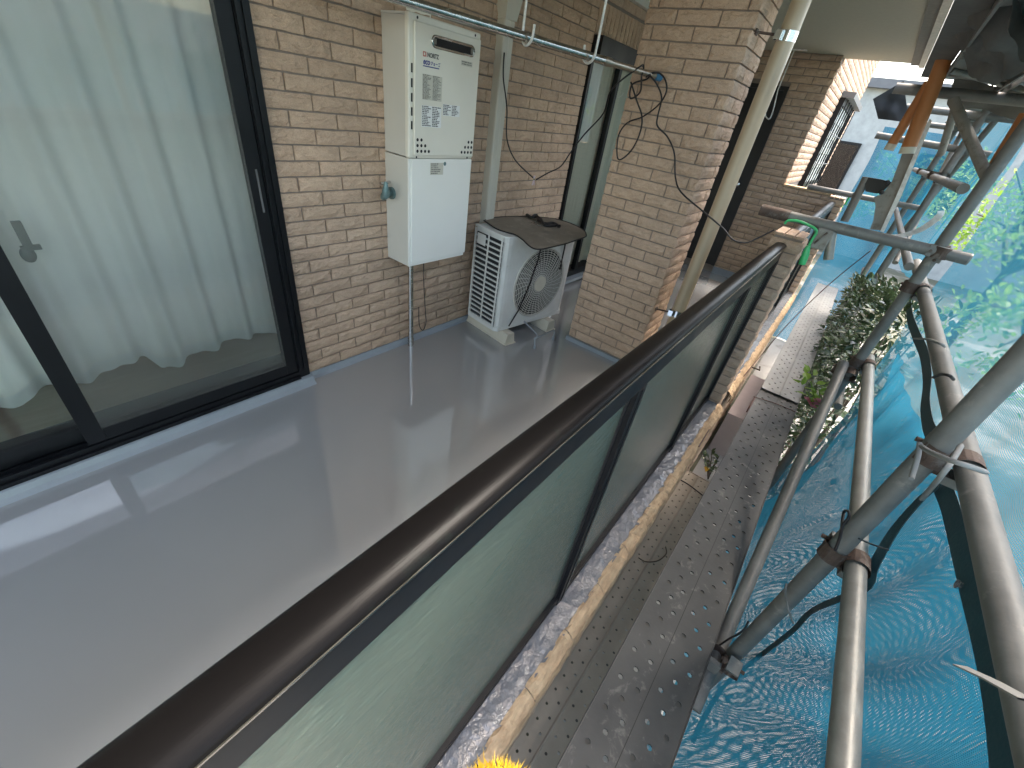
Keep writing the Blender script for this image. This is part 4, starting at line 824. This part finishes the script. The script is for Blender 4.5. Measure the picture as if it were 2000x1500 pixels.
X_, Y_, Z_ = Vector((1, 0, 0)), Vector((0, 1, 0)), Vector((0, 0, 1))
cm = (SY + LY) / 2
coupler((1.147, cm, .687), X_, Z_, 'rusty coupler joining the near upright to the lower pipe')
coupler((1.147, cm - .008, 1.058), X_, Z_, 'large rusty coupler joining the near upright to the upper pipe')
coupler((2.70, cm, .683), X_, Z_, 'coupler holding the open end of the lower pipe')
coupler((2.70, cm + .004, 1.10), X_, Z_, 'coupler joining the second upright to the upper pipe')
coupler((2.676, -2.52, 1.275), Y_, Z_, 'rusty coupler at the outer end of the cross pipe')
coupler((1.10, -2.488, .06), Z_, Vector((1.7, 0, .71)), 'coupler at the foot of the near upright beside the plank', 1.0)
coupler((2.66, -2.486, .62), Vector((1.7, 0, .71)), Z_, 'coupler where the slanted brace meets the second upright')
coupler((4.32, -2.485, 1.54), X_, Z_, 'coupler on the third upright under the deck')
coupler((5.70, -2.485, 1.545), X_, Z_, 'coupler on the fourth upright')
coupler((5.62, -2.10, 1.26), Y_, Z_, 'coupler on the farther cross pipe beside its green wire')
cc = thing('pipe_clamp', 'grey square clamp block hanging beside the green hook', 'clamp', (2.66, -2.05, 1.2))
part('jaw', rbox(2.615, 2.690, -2.115, -2.045, 1.165, 1.262, .008), M['plate'], cc); part('stub', MB().tube([(2.65, -2.105, 1.25), (2.65, -2.15, 1.13)], .021, 14), M['galv_l'], cc); part('bolt', MB().tube([(2.605, -2.06, 1.19), (2.605, -2.09, 1.25)], .005, 6), M['rust'], cc)
part('sleeve', MB().tube([(2.652, -1.76, 1.275), (2.652, -1.90, 1.275)], .0275, 18), M['rust'], cc)
# base jack plate at the foot of the near upright

# ------------------------------------------------------------------ green hook, wires, cords
gc = [aX(1532, 437, 2.60), aX(1540, 431, 2.60), aX(1560, 432, 2.60), aX(1580, 440, 2.60), aX(1592, 447, 2.60), aX(1594, 455, 2.60), aX(1585, 470, 2.60), aX(1579, 482, 2.60)]
gh = thing('green_hook', 'bright green vinyl coated hook over the nearer railing column', 'hook', tuple(gc[3])); part('hook_wire', MB().tube(catmull(gc, 6), .0062, 8), M['green'], gh); g2 = [aX(1579, 480, 2.60), aX(1573, 498, 2.60), aX(1566, 516, 2.60)]; part('grip', MB().tube(g2, [.010, .0175, .0165], 12), M['green'], gh)
gc2 = [aX(u, v, 6.2) for u, v in [(1627, 375), (1632, 373), (1650, 375), (1660, 379), (1657, 388), (1650, 400)]]
solo('green_hook', MB().tube(catmull(gc2, 5), .009, 6), M['green'], 'thin green wire loop over the farther railing column', 'hook')
wr = catmull([aY(1365, 872, -2.07), aZ(1400, 815, -.2), aZ(1445, 745, .0), aZ(1490, 690, .15), aX(1540, 632, 3.6), aX(1620, 555, 3.6), aX(1700, 490, 3.4)], 8)
solo('tie_wire', MB().tube(wr, .0032, 6), M['wire'], 'long reddish brown wire stretched diagonally over the pale plank', 'wire')
pw = catmull([aZ(1472, 775, .106), aZ(1490, 780, .106), aZ(1520, 790, .106), aZ(1553, 804, .107)], 6); pw2 = catmull([aZ(1474, 777, .11), aZ(1466, 790, .104), aZ(1458, 805, .06)], 4)
solo('tie_wire', MB().tube(pw, .0028, 6).tube(pw2, .0045, 6), M['wire'], 'twisted brown tie wire across the end of the dark plank', 'wire')
bw = catmull([aZ(1327, 936, -.594), aZ(1346, 947, -.594), aZ(1373, 968, -.594)], 5); solo('tie_wire', MB().tube(bw, .004, 6), M['rubber'], 'dark wire lying across the brown plank', 'wire')
bt = catmull([aZ(1247, 1089, -.59), aZ(1262, 1097, -.59), aZ(1285, 1095, -.59), aZ(1301, 1082, -.59), aZ(1300, 1068, -.59)], 6); solo('bent_twig', MB().tube(bt, .0035, 5), M['bark'], 'thin bent twig on the brown plank', 'twig')
def tie(u, v, y, lab, pts, m=M['rope'], r=.0042):
    solo('mesh_tie', MB().tube(catmull([aY(a, b, c) for a, b, c in pts], 5), r, 6), m, lab, 'tie')
tie(0, 0, 0, 'pale tie cord wrapped round the upper pipe', [(1785, 661, -2.55), (1805, 662, -2.53), (1818, 664, -2.525), (1838, 672, -2.525), (1845, 677, -2.55)])
tie(0, 0, 0, 'dark double wire around the upper pipe', [(1823, 737, -2.53), (1838, 731, -2.515), (1855, 734, -2.52), (1862, 741, -2.55)], M['rubber'])
tie(0, 0, 0, 'grey cord stretched across the big coupler', [(1800, 872, -2.47), (1815, 882, -2.46), (1850, 897, -2.46), (1890, 910, -2.48), (1925, 922, -2.53)], r=.005)
tie(0, 0, 0, 'grey cord hanging below the big coupler', [(1796, 866, -2.475), (1793, 890, -2.475), (1783, 925, -2.48), (1780, 935, -2.48)], r=.005)
tie(0, 0, 0, 'grey cord crossing down from the upper pipe', [(1877, 870, -2.52), (1862, 895, -2.49), (1845, 920, -2.48), (1828, 942, -2.50), (1800, 975, -2.58)], r=.005)
tie(0, 0, 0, 'dark cord loop knotted on the near upright', [(1644, 1032, -2.478), (1646, 1010, -2.475), (1650, 998, -2.475), (1658, 1000, -2.475), (1657, 1012, -2.475), (1646, 1026, -2.475), (1640, 1050, -2.478), (1631, 1075, -2.478)], M['rubber'], .0035)
tie(0, 0, 0, 'thin cords tying the net below the near coupler', [(1536, 1141, -2.478), (1533, 1160, -2.478), (1540, 1190, -2.49), (1549, 1217, -2.56)], M['rope'], .003)
tie(0, 0, 0, 'dark cord tied low on the near upright', [(1391, 1271, -2.46), (1420, 1250, -2.465), (1450, 1233, -2.478), (1462, 1213, -2.478)], M['rubber'], .0035)
tie(0, 0, 0, 'double dark cord running to the net hem', [(1678, 1052, -2.50), (1700, 1062, -2.55), (1735, 1074, -2.60)], M['rubber'], .0025)
# pale cable tie with an open end sticking out lower right
solo('cable_tie', ribbon([aY(1875, 1302, -2.42), aY(1935, 1330, -2.40), aY(2010, 1372, -2.37)], .010, Vector((0, .5, .86))), M['rope'], 'pale flat tie end sticking out at the lower right pipe', 'tie')

# bracket plates and orange guards
bp_ = thing('stair_bracket', 'grey tapered bracket plate with white edge beyond the cross pipe', 'bracket', tuple(aX(1725, 430, 3.35)))
def plate(pts, x, th): 
    v = [aX(u, w_, x) for u, w_ in pts]; n = len(v); return MB().add([tuple(p) for p in v] + [(p.x + th, p.y, p.z) for p in v], [tuple(range(n)), tuple(range(n, 2 * n))[::-1]] + [(i, (i + 1) % n, n + (i + 1) % n, n + i) for i in range(n)])
part('plate', plate([(1798, 228), (1775, 265), (1742, 355), (1722, 380), (1707, 385), (1710, 402), (1706, 430), (1699, 448), (1722, 450), (1760, 360), (1812, 250)], 3.35, .02), M['plate'], bp_)
part('white_edge', plate([(1816, 232), (1808, 246), (1752, 380), (1719, 452), (1726, 454), (1760, 384), (1815, 250), (1820, 236)], 3.33, .03), M['white_p'], bp_)
part('arm', plate([(1689, 345), (1720, 350), (1742, 356), (1722, 377), (1712, 378), (1690, 374)], 3.36, .02), M['frame'], bp_)
part('bolt', MB().sphere(aX(1733, 356, 3.33), .012, .012, .012, 8, 6), M['ink'], bp_); part('bolt', MB().sphere(aX(1722, 376, 3.33), .012, .012, .012, 8, 6), M['ink'], bp_)
part('upright_bar', MB().tube([aX(1693, 346, 3.38), aX(1649, 432, 3.38)], .022, 12), M['galv'], bp_)
cb_ = catmull([aX(1712, 460, 3.2), aX(1750, 462, 3.2), aX(1790, 452, 3.2), aX(1815, 438, 3.2), aX(1834, 422, 3.2), aX(1838, 412, 3.2)], 6)
solo('curved_strip', ribbon(cb_, .03, Vector((-.6, 0, .8))), M['white_p'], 'pale curved plastic strip under the cross pipe', 'strip')
for (u0, v0, u1, v1, x, r_, lab) in ((1866, 62, 1775, 288, 3.0, .030, 'right orange foam pipe guard hanging under the deck'), (1816, 160, 1742, 282, 3.06, .021, 'left slimmer orange foam pipe guard under the deck'), (2010, 222, 1948, 322, 2.78, .028, 'orange foam pipe guard at the right edge of the photo')):
    a, b = aX(u0, v0, x), aX(u1, v1, x); t = thing('pipe_guard', lab, 'pipe guard', tuple(b)); d_ = (b - a).normalized(); part('foam', MB().tube([a, b], r_, 18), M['orange'], t); part('end_band', MB().tube([b - d_ * .002, b + d_ * .026], r_ * 1.03, 18), M['foot'], t)

# ------------------------------------------------------------------ upper deck and draped nets overhead
ud = thing('upper_deck', 'dark underside of the upper scaffold deck at the top right', 'scaffold deck', (3.6, -2.4, 1.93))
for y in (-2.19, -2.45):
    part('deck_board', MB().box(.9, 3.55, y - .24, y, 1.972, 1.98), M['galv_l'], ud)
    for yy in (y - .235, y - .005): part('side_rail', MB().box(.9, 3.55, yy - .004, yy + .004, 1.925, 1.972), M['galv'], ud)
    for i in range(4): x = 1.7 + i * .5; part('cross_rib', MB().box(x, x + .04, y - .23, y - .01, 1.945, 1.972), M['plate'], ud)
part('deck_board', MB().box(.9, 3.55, -2.188, -2.098, 1.972, 1.98), M['grey_net'], ud)  # narrow filler strip, added to block sun through the gap beside the fascia
part('deck_board', MB().box(3.9, 6.5, -2.69, -2.45, 1.972, 1.98), M['galv_l'], ud)
for i in range(5): x = 4.0 + i * .5; part('cross_rib', MB().box(x, x + .04, -2.68, -2.46, 1.945, 1.972), M['plate'], ud)
part('diagonal_rib', MB().tube([(3.0, -2.2, 1.94), (3.6, -2.68, 1.94)], .012, 6), M['plate'], ud)
part('bearer', MB().tube([(3.35, -2.02, 1.895), (3.35, -2.75, 1.895)], PR, 16).tube([(.9, -2.62, 1.905), (4.2, -2.62, 1.905)], PR, 14), M['galv'], ud)
def drape(pts, m, name, lab, cat='net', amp=.03, n=18, seed=0, fs=7.0):
    a, b, c, d_ = [Vector(p) for p in pts]; vs = []; nm = (b - a).cross(d_ - a).normalized()
    for i in range(n + 1):
        for j in range(n + 1):
            u, v = i / n, j / n; p = (a * (1 - u) + b * u) * (1 - v) + (d_ * (1 - u) + c * u) * v
            vs.append(p + nm * amp * (mnoise.noise(p * fs + Vector((seed, 0, 0))) + .5 * mnoise.noise(p * fs * 2.3)))
    h = n + 1; return solo(name, MB().add(vs, [(i * h + j, (i + 1) * h + j, (i + 1) * h + j + 1, i * h + j + 1) for i in range(n) for j in range(n)], True), m, lab, cat)
drape([(1.9, -2.12, 2.02), (2.55, -2.14, 1.98), (2.6, -2.34, 1.87), (1.9, -2.38, 1.85)], M['grey_net'], 'rolled_net', 'grey rolled netting bunched under the deck at the top edge', amp=.07, seed=3)
drape([aX(1705, 193, 4.0), aX(1765, 158, 4.0), aX(1775, 240, 4.0), aX(1715, 232, 4.0)], M['tarp'], 'black_sheet', 'black plastic sheet hanging below the far deck end', 'sheet', amp=.03, seed=5)
drape([(3.50, -2.24, 1.97), (3.50, -2.72, 1.95), (3.62, -2.74, 1.84), (3.62, -2.28, 1.86)], M['grey_net'], 'rolled_net', 'grey netting sagging at the end of the deck', amp=.03, seed=9)

# ------------------------------------------------------------------ blue safety nets
def net(name, P, nu, nv, m, lab, amp=.05, seed=0, fold=.016, fl=.27, group=None):
    """P(u,v) -> point; wrinkled sheet"""
    vs = []
    for i in range(nu + 1):
        for j in range(nv + 1):
            p = Vector(P(i / nu, j / nv)); q = mnoise.noise(p * 1.3 + Vector((seed, seed, 0))) * amp + fold * math.sin((p.x + .35 * p.z) / fl * 6.283 + 5 * mnoise.noise(p * .9)) * (.5 + mnoise.noise(p * 1.1 + Vector((9, 0, seed))))
            p.y += q; vs.append(p)
    h = nv + 1; o = link(name, MB().add(vs, [(i * h + j, (i + 1) * h + j, (i + 1) * h + j + 1, i * h + j + 1) for i in range(nu) for j in range(nv)], True).mesh(name), m); return tag(o, lab, 'safety net', group)
NY = -2.655
def edge_x(z): return 3.05 + .22 * max(0, min(1, (z + .3) / 1.2)) - .10 * max(0, min(1, z - 1.0))
net('safety_net', lambda u, v: (.12 + (edge_x(gz + 3.45 * v) - .12) * u, NY + .19 * (max(0, min(1, (.30 - (gz + 3.45 * v)) / .75)) ** 1.3) * (1 if u < .9 else max(0, (1 - u) / .1)), gz + .02 + 3.45 * v), 180, 84, M['net'], 'blue mesh safety net stretched outside the near scaffold pipes', seed=1)
net('safety_net', lambda u, v: (.12 + 2.93 * u, NY - .035 + .012 * math.sin(u * 5) + .19 * (max(0, min(1, (.30 - (gz + 1.75 * v)) / .75)) ** 1.3) * (1 if u < .88 else max(0, (1 - u) / .12)), gz + .02 + (1.68 + .16 * math.sin(u * 4.1 + 1)) * v), 160, 60, M['net2'], 'second lower layer of blue net behind the near pipes', seed=4, amp=.05)
net('safety_net', lambda u, v: (3.75 + 3.6 * u, NY - .03, .92 - .25 * u + 1.6 * v), 70, 40, M['net'], 'blue mesh net far along beyond the hedge', seed=7)
net('safety_net', lambda u, v: (7.12 + .05 * math.sin(u * 9), -2.02 - .75 * u, gz + .02 + 2.75 * v), 40, 50, M['net_far'], 'deep blue net closing off the far end of the planks', seed=11, amp=.05)
hem1 = [aY(u, v, -2.60) for u, v in [(1352, 1450), (1385, 1385), (1420, 1335), (1480, 1285), (1545, 1235), (1585, 1195), (1640, 1170), (1690, 1150), (1705, 1110), (1745, 1040), (1790, 985), (1832, 945), (1850, 925)]]
hem2 = [aY(u, v, -2.61) for u, v in [(1838, 945), (1855, 985), (1875, 1060), (1898, 1150), (1925, 1250), (1945, 1340), (1960, 1440), (1968, 1520)]]
hem3 = [aY(u, v, -2.61) for u, v in [(1775, 590), (1778, 620), (1790, 655), (1805, 690), (1812, 740), (1808, 790), (1815, 835), (1830, 860)]]
t = thing('net_hem', 'dark teal folded net hem curving under the near upright', 'net hem', tuple(hem1[0])); part('band', ribbon(catmull(hem1, 5), .034, (0, .9, .43)), M['hem'], t)
t = thing('net_hem', 'straight dark teal net hem band beside the right pipe', 'net hem', tuple(hem2[-1])); part('band', ribbon(catmull(hem2, 5), .050, (0, 1, 0)), M['hem'], t); e_ = aY(1874, 1143, -2.603); part('eyelet', MB().tube([e_, e_ + Vector((0, .004, 0))], .009, 12), M['chrome'], t)
t = thing('net_hem', 'dark hem edge hanging between the two right pipes', 'net hem', tuple(hem3[0])); part('band', ribbon(catmull(hem3, 5), .045, (0, 1, 0)), M['hem'], t)

# ------------------------------------------------------------------ ground details by the kerb
solo('step_block', MB().box(3.6, 4.55, -2.38, -2.07, gz, -.42), M['pink_step'], 'pinkish concrete step block between kerb and pale plank', 'step')
struct('path', MB().quad((-2, -2.06, gz + .004), (12, -2.06, gz + .004), (12, -3.2, gz + .004), (-2, -3.2, gz + .004)), mat('path_concrete', (.36, .35, .33), .85, col2=(.33, .32, .30), nscale=5, bump=.3, bscale=60, dirt=(.22, .21, .19), dscale=4, dlo=.55, dhi=.7))
solo('iron_peg', MB().tube([aZ(1468, 717, -.40), aZ(1484, 723, -.40), aZ(1484, 716, -.38)], .008, 6), M['rust'], 'small dark iron peg on the pinkish step', 'peg')

# ------------------------------------------------------------------ plants
def leaf_pts(l, w_, fold=.25, curl=.2):
    return [(0, 0, 0), (.28 * l, w_ * .42, fold * w_ * .42), (.62 * l, w_ * .46, fold * w_ * .46 - curl * l * .10), (l, 0, -curl * l * .3), (.62 * l, -w_ * .46, fold * w_ * .46 - curl * l * .10), (.28 * l, -w_ * .42, fold * w_ * .42), (.45 * l, 0, -curl * l * .04)]
LF = [(0, 6, 1), (1, 6, 2), (2, 6, 3), (3, 6, 4), (4, 6, 5), (5, 6, 0)]
def leaf_xf(p, dirn, roll, rnd):
    dirn = Vector(dirn).normalized(); q = dirn.to_track_quat('X', 'Z'); return Matrix.Translation(p) @ q.to_matrix().to_4x4() @ Matrix.Rotation(roll, 4, 'X')
def foliage(rnd, pts, size, spread=.9):
    m = MB()
    for p, out in pts:
        l = size * rnd.uniform(.7, 1.3); dirn = Vector(out) + Vector((rnd.uniform(-1, 1), rnd.uniform(-1, 1), rnd.uniform(-.8, .8))) * spread
        X = leaf_xf(p, dirn, rnd.uniform(-.7, .7), rnd); m.add([X @ Vector(v) for v in leaf_pts(l, l * rnd.uniform(.45, .62))], LF)
    return m
def mkleaf(name, l, w_, m):
    me = MB().add(leaf_pts(l, w_), LF).mesh(name); me.materials.append(m); return me
# evergreen hedge bush
rnd = random.Random(21)
hb = thing('hedge_bush', 'dense dark green evergreen bush pushing up beside the pale plank', 'bush', (3.9, -2.75, gz))
stems = MB()
for i in range(16):
    b0 = Vector((rnd.uniform(3.2, 4.9), rnd.uniform(-2.95, -2.6), gz)); tp = b0 + Vector((rnd.uniform(-.15, .15), rnd.uniform(-.1, .15), rnd.uniform(1.1, 1.65))); stems.tube([b0, b0.lerp(tp, .5) + Vector((rnd.uniform(-.05, .05), rnd.uniform(-.05, .05), 0)), tp], [.014, .009, .004], 5)
part('stems', stems, M['bark'], hb)
def hedge_top(x): return .98 - .17 * (x - 3.1) + .05 * math.sin(x * 7)
pts = []
while len(pts) < 5200:
    x = rnd.uniform(2.98, 5.6); zt = hedge_top(x); z = gz + .15 + (zt - gz - .15) * rnd.random() ** .7; yi = -2.455 + .03 * math.sin(x * 9 + z * 7) + .02 * math.sin(z * 13); depth = abs(rnd.gauss(0, .16)); y = yi - depth
    if x < 3.2: y = min(y, -2.50 + rnd.uniform(-.02, .03))
    if y < -3.1: continue
    up = max(0, (z - zt + .25) / .25); pts.append((Vector((x, y, z)), (-.55, .75 * (1 - depth * 2), .25 + up)))
order = sorted(range(len(pts)), key=lambda i: px(pts[i][0])[2] - pts[i][0].y * .4)
near = set(order[:180]); LM = [mkleaf('leaf', .060, .034, M['leafd']), mkleaf('leaf', .052, .026, M['leafd']), mkleaf('leaf', .068, .040, M['leafd'])]
for i in near:
    p, out = pts[i]; o = bpy.data.objects.new('leaf', rnd.choice(LM)); COL.objects.link(o); o.parent = hb; o.matrix_parent_inverse = INV[hb.name]
    o.matrix_basis = leaf_xf(p, Vector(out) + Vector((rnd.uniform(-1, 1), rnd.uniform(-1, 1), rnd.uniform(-.8, .8))) * .9, rnd.uniform(-.7, .7), rnd)
part('foliage', foliage(rnd, [pts[i] for i in range(len(pts)) if i not in near], .056), M['leafd'], hb, kind='stuff')
# flowering shoot in the sun
fp_ = thing('flowering_shoot', 'sunlit yellow-green shoot with small pink flowers beside the plank', 'plant', (3.0, -2.50, gz))
base = aX(1592, 830, 2.95); tip = [aX(1583, 745, 2.95), aX(1600, 760, 2.97), aX(1575, 765, 2.93), aX(1605, 775, 2.97), aX(1590, 800, 2.95)]
sm = MB()
for q in tip: sm.tube(catmull([Vector((3.0, -2.49, gz)), base, base.lerp(q, .6) + Vector((0, 0, .02)), q], 5), .0035, 5)
part('stem', sm, M['leafy'], fp_); YL = [mkleaf('leaf', .075, .050, M['leafy']), mkleaf('leaf', .058, .040, M['leafy'])]
for i, (u, v) in enumerate([(1572, 728), (1580, 726), (1588, 733), (1578, 742), (1560, 748), (1566, 752), (1572, 757), (1594, 750), (1604, 757), (1600, 766), (1606, 772), (1576, 772), (1588, 770), (1596, 778), (1570, 768), (1600, 785), (1585, 785)]):
    p = aX(u, v, 2.95 + rnd.uniform(-.03, .03)); o = bpy.data.objects.new('leaf', rnd.choice(YL)); COL.objects.link(o); o.parent = fp_; o.matrix_parent_inverse = INV[fp_.name]; o.matrix_basis = leaf_xf(p, (rnd.uniform(-1, 1), rnd.uniform(-1, 1), rnd.uniform(-.1, .8)), rnd.uniform(-.6, .6), rnd)
for i, (u, v) in enumerate([(1576, 781), (1581, 786), (1584, 791), (1594, 785), (1599, 784), (1587, 796), (1592, 790)]):
    p = aX(u, v, 2.93); pm = MB()
    for k in range(5): X = leaf_xf(p, (math.cos(k * 1.26), math.sin(k * 1.26), .5), 0, rnd); pm.add([X @ Vector(q) for q in leaf_pts(.028, .025)], LF)
    part('flower', pm, M['pink'], fp_)
# dark leafed sapling at the end of the brown plank
sp_ = thing('sapling', 'small dark-leaved sapling with one yellow leaf at the brown plank end', 'plant', tuple(aZ(1380, 925, -.84)))
b0 = aZ(1383, 935, -.85); sm = MB(); tips = [aZ(u, v, -.45) for u, v in [(1372, 885), (1390, 880), (1405, 890), (1378, 900), (1400, 905), (1384, 893)]]
for q in tips: sm.tube([b0, b0.lerp(q, .5) + Vector((.01, .01, .05)), q], [.006, .004, .002], 5)
part('stem', sm, M['bark'], sp_); DL = [mkleaf('leaf', .05, .026, M['leafd'])]
for q in tips:
    for k in range(5):
        o = bpy.data.objects.new('leaf', DL[0]); COL.objects.link(o); o.parent = sp_; o.matrix_parent_inverse = INV[sp_.name]; o.matrix_basis = leaf_xf(b0.lerp(q, .5 + .1 * k + .05), (rnd.uniform(-1, 1), rnd.uniform(-1, 1), rnd.uniform(-.2, .8)), rnd.uniform(-.6, .6), rnd)
part('leaf', MB().add([aZ(1378, 922, -.60) + Vector(v) for v in [(0, 0, 0), (.03, .025, .01), (.07, .02, 0), (.045, -.015, .01)]], [(0, 1, 2, 3)]), M['yellowleaf'], sp_, label='yellow leaf of the sapling')
# garden shrubs and trees beyond the net
def tree(x, y, h_, rx, rz, nleaf, m, lab, size, seed, cat='tree', zc=None, flowers=0, nm='garden_tree'):
    rnd = random.Random(seed); t = thing(nm, lab, cat, (x, y, gz)); zc = zc if zc is not None else gz + h_ - rz
    tr = MB().tube([(x, y, gz), (x + .05, y, (gz + zc) / 2), (x, y, zc)], [.07, .05, .03], 8)
    for i in range(9):
        a = i * .7 + seed; q = Vector((x + rx * .75 * math.cos(a), y + rx * .75 * math.sin(a), zc + rz * rnd.uniform(-.3, .75))); tr.tube([(x, y, zc - rz * .5), Vector((x, y, zc)).lerp(q, .5), q], [.03, .018, .006], 5)
    part('trunk', tr, M['bark'], t); cl = [Vector((rnd.gauss(0, .5), rnd.gauss(0, .5), rnd.gauss(0, .45))) for _ in range(26)]; P = []
    for i in range(nleaf):
        c = rnd.choice(cl); o_ = Vector((rnd.gauss(0, 1), rnd.gauss(0, 1), rnd.gauss(0, 1))).normalized() * .30 * rnd.random() ** .5; q = c + o_; P.append((Vector((x + q.x * rx, y + q.y * rx, zc + q.z * rz)), (o_.x, o_.y, o_.z + .4)))
    part('crown', foliage(rnd, P, size), m, t, kind='stuff')
    if flowers:
        fm = MB()
        for i in range(flowers):
            p = rnd.choice(P)[0]
            for k in range(5): X = leaf_xf(p, (math.cos(k * 1.26), math.sin(k * 1.26), .5), 0, rnd); fm.add([X @ Vector(q) for q in leaf_pts(.05, .04)], LF)
        part('blossom', fm, M['pink'], t, kind='stuff')
tree(2.0, -4.9, 2.4, .9, .8, 1800, M['leafm'], 'green shrub with pink blossoms behind the near net', .09, 1, 'shrub', flowers=90, nm='garden_shrub')
tree(3.6, -5.0, 2.6, .9, .9, 1600, M['leafm'], 'broad green shrub behind the middle of the net', .09, 2, 'shrub', flowers=40, nm='garden_shrub')
tree(.9, -4.6, 1.7, .7, .55, 1200, M['leafm'], 'low green shrub behind the lower right net', .08, 3, 'shrub', flowers=40, nm='garden_shrub')
tree(8.6, -4.1, 2.9, .9, 1.0, 1800, M['leafy'], 'bright yellow-green tree beyond the far net', .08, 4)
tree(11.5, -2.9, 3.0, .9, 1.0, 1500, M['leafy'], 'tall yellow-green tree beyond the grille window', .09, 5)
tree(6.4, -4.2, 2.3, .8, .9, 1800, M['leafy'], 'fresh green tree just behind the hedge', .08, 6)
tree(5.5, -6.5, 4.2, 1.6, 1.5, 2400, M['leafm'], 'large darker tree across the garden', .14, 7)
nb = thing('far_building', 'pale grey building far beyond the end of the scaffold', 'building', (17, -4, gz)); part('wall', MB().box(16, 19, -12, 3, gz, 3.1), mat('far_render', (.42, .43, .42), .9), nb); part('roof', MB().box(15.8, 19.2, -12.2, 3.2, 3.1, 3.3), M['roof'], nb)
for y in (-9, -6.5, -4, -1.5): f_ = part('window', MB().box(15.94, 16, y, y + 1.2, .6, 1.9), M['frame'], nb); part('pane', MB().box(15.93, 15.94, y + .06, y + 1.14, .66, 1.84), M['glass'], f_)
nh = thing('neighbour_house', 'pale rendered neighbouring house across the garden', 'house', (4, -16, gz))
part('wall', MB().box(-6, 16, -20, -16, gz, 1.4), M['house'], nh); part('roof', MB().prism([(-20.6, 1.4), (-15.4, 1.4), (-18, 2.5)], -6.5, 16.5), M['roof'], nh)
for x in (-3, 0, 3, 6, 9, 12): f_ = part('window', MB().box(x, x + 1.3, -16.0, -15.94, -.2, 1.0), M['frame'], nh); part('pane', MB().box(x + .06, x + 1.24, -15.94, -15.93, -.14, .94), M['glass'], f_)

# ------------------------------------------------------------------ yellow tuft at the bottom edge
_c = Vector(CAM + ray(968, 1636) * .30)
yt = thing('yellow_tuft', 'fuzzy bright yellow woolly tuft close to the camera at the bottom edge', 'tuft', tuple(_c))
rnd = random.Random(77); ym = MB(); ym.sphere(_c, .040, .040, .019, 16, 10); part('core', ym, M['yellow'], yt); fb = MB()
for i in range(3000):
    n_ = Vector((rnd.gauss(0, 1), rnd.gauss(0, 1), rnd.gauss(0, 1))).normalized(); p = _c + Vector((n_.x * .040, n_.y * .040, n_.z * .019)); q = p + (n_ + Vector((rnd.uniform(-.6, .6), rnd.uniform(-.6, .6), rnd.uniform(-.6, .6)))) * rnd.uniform(.002, .007); s_ = n_.orthogonal().normalized() * .0005
    fb.add([p - s_, p + s_, q], [(0, 1, 2)])
part('fibres', fb, M['yellow'], yt, kind='stuff')
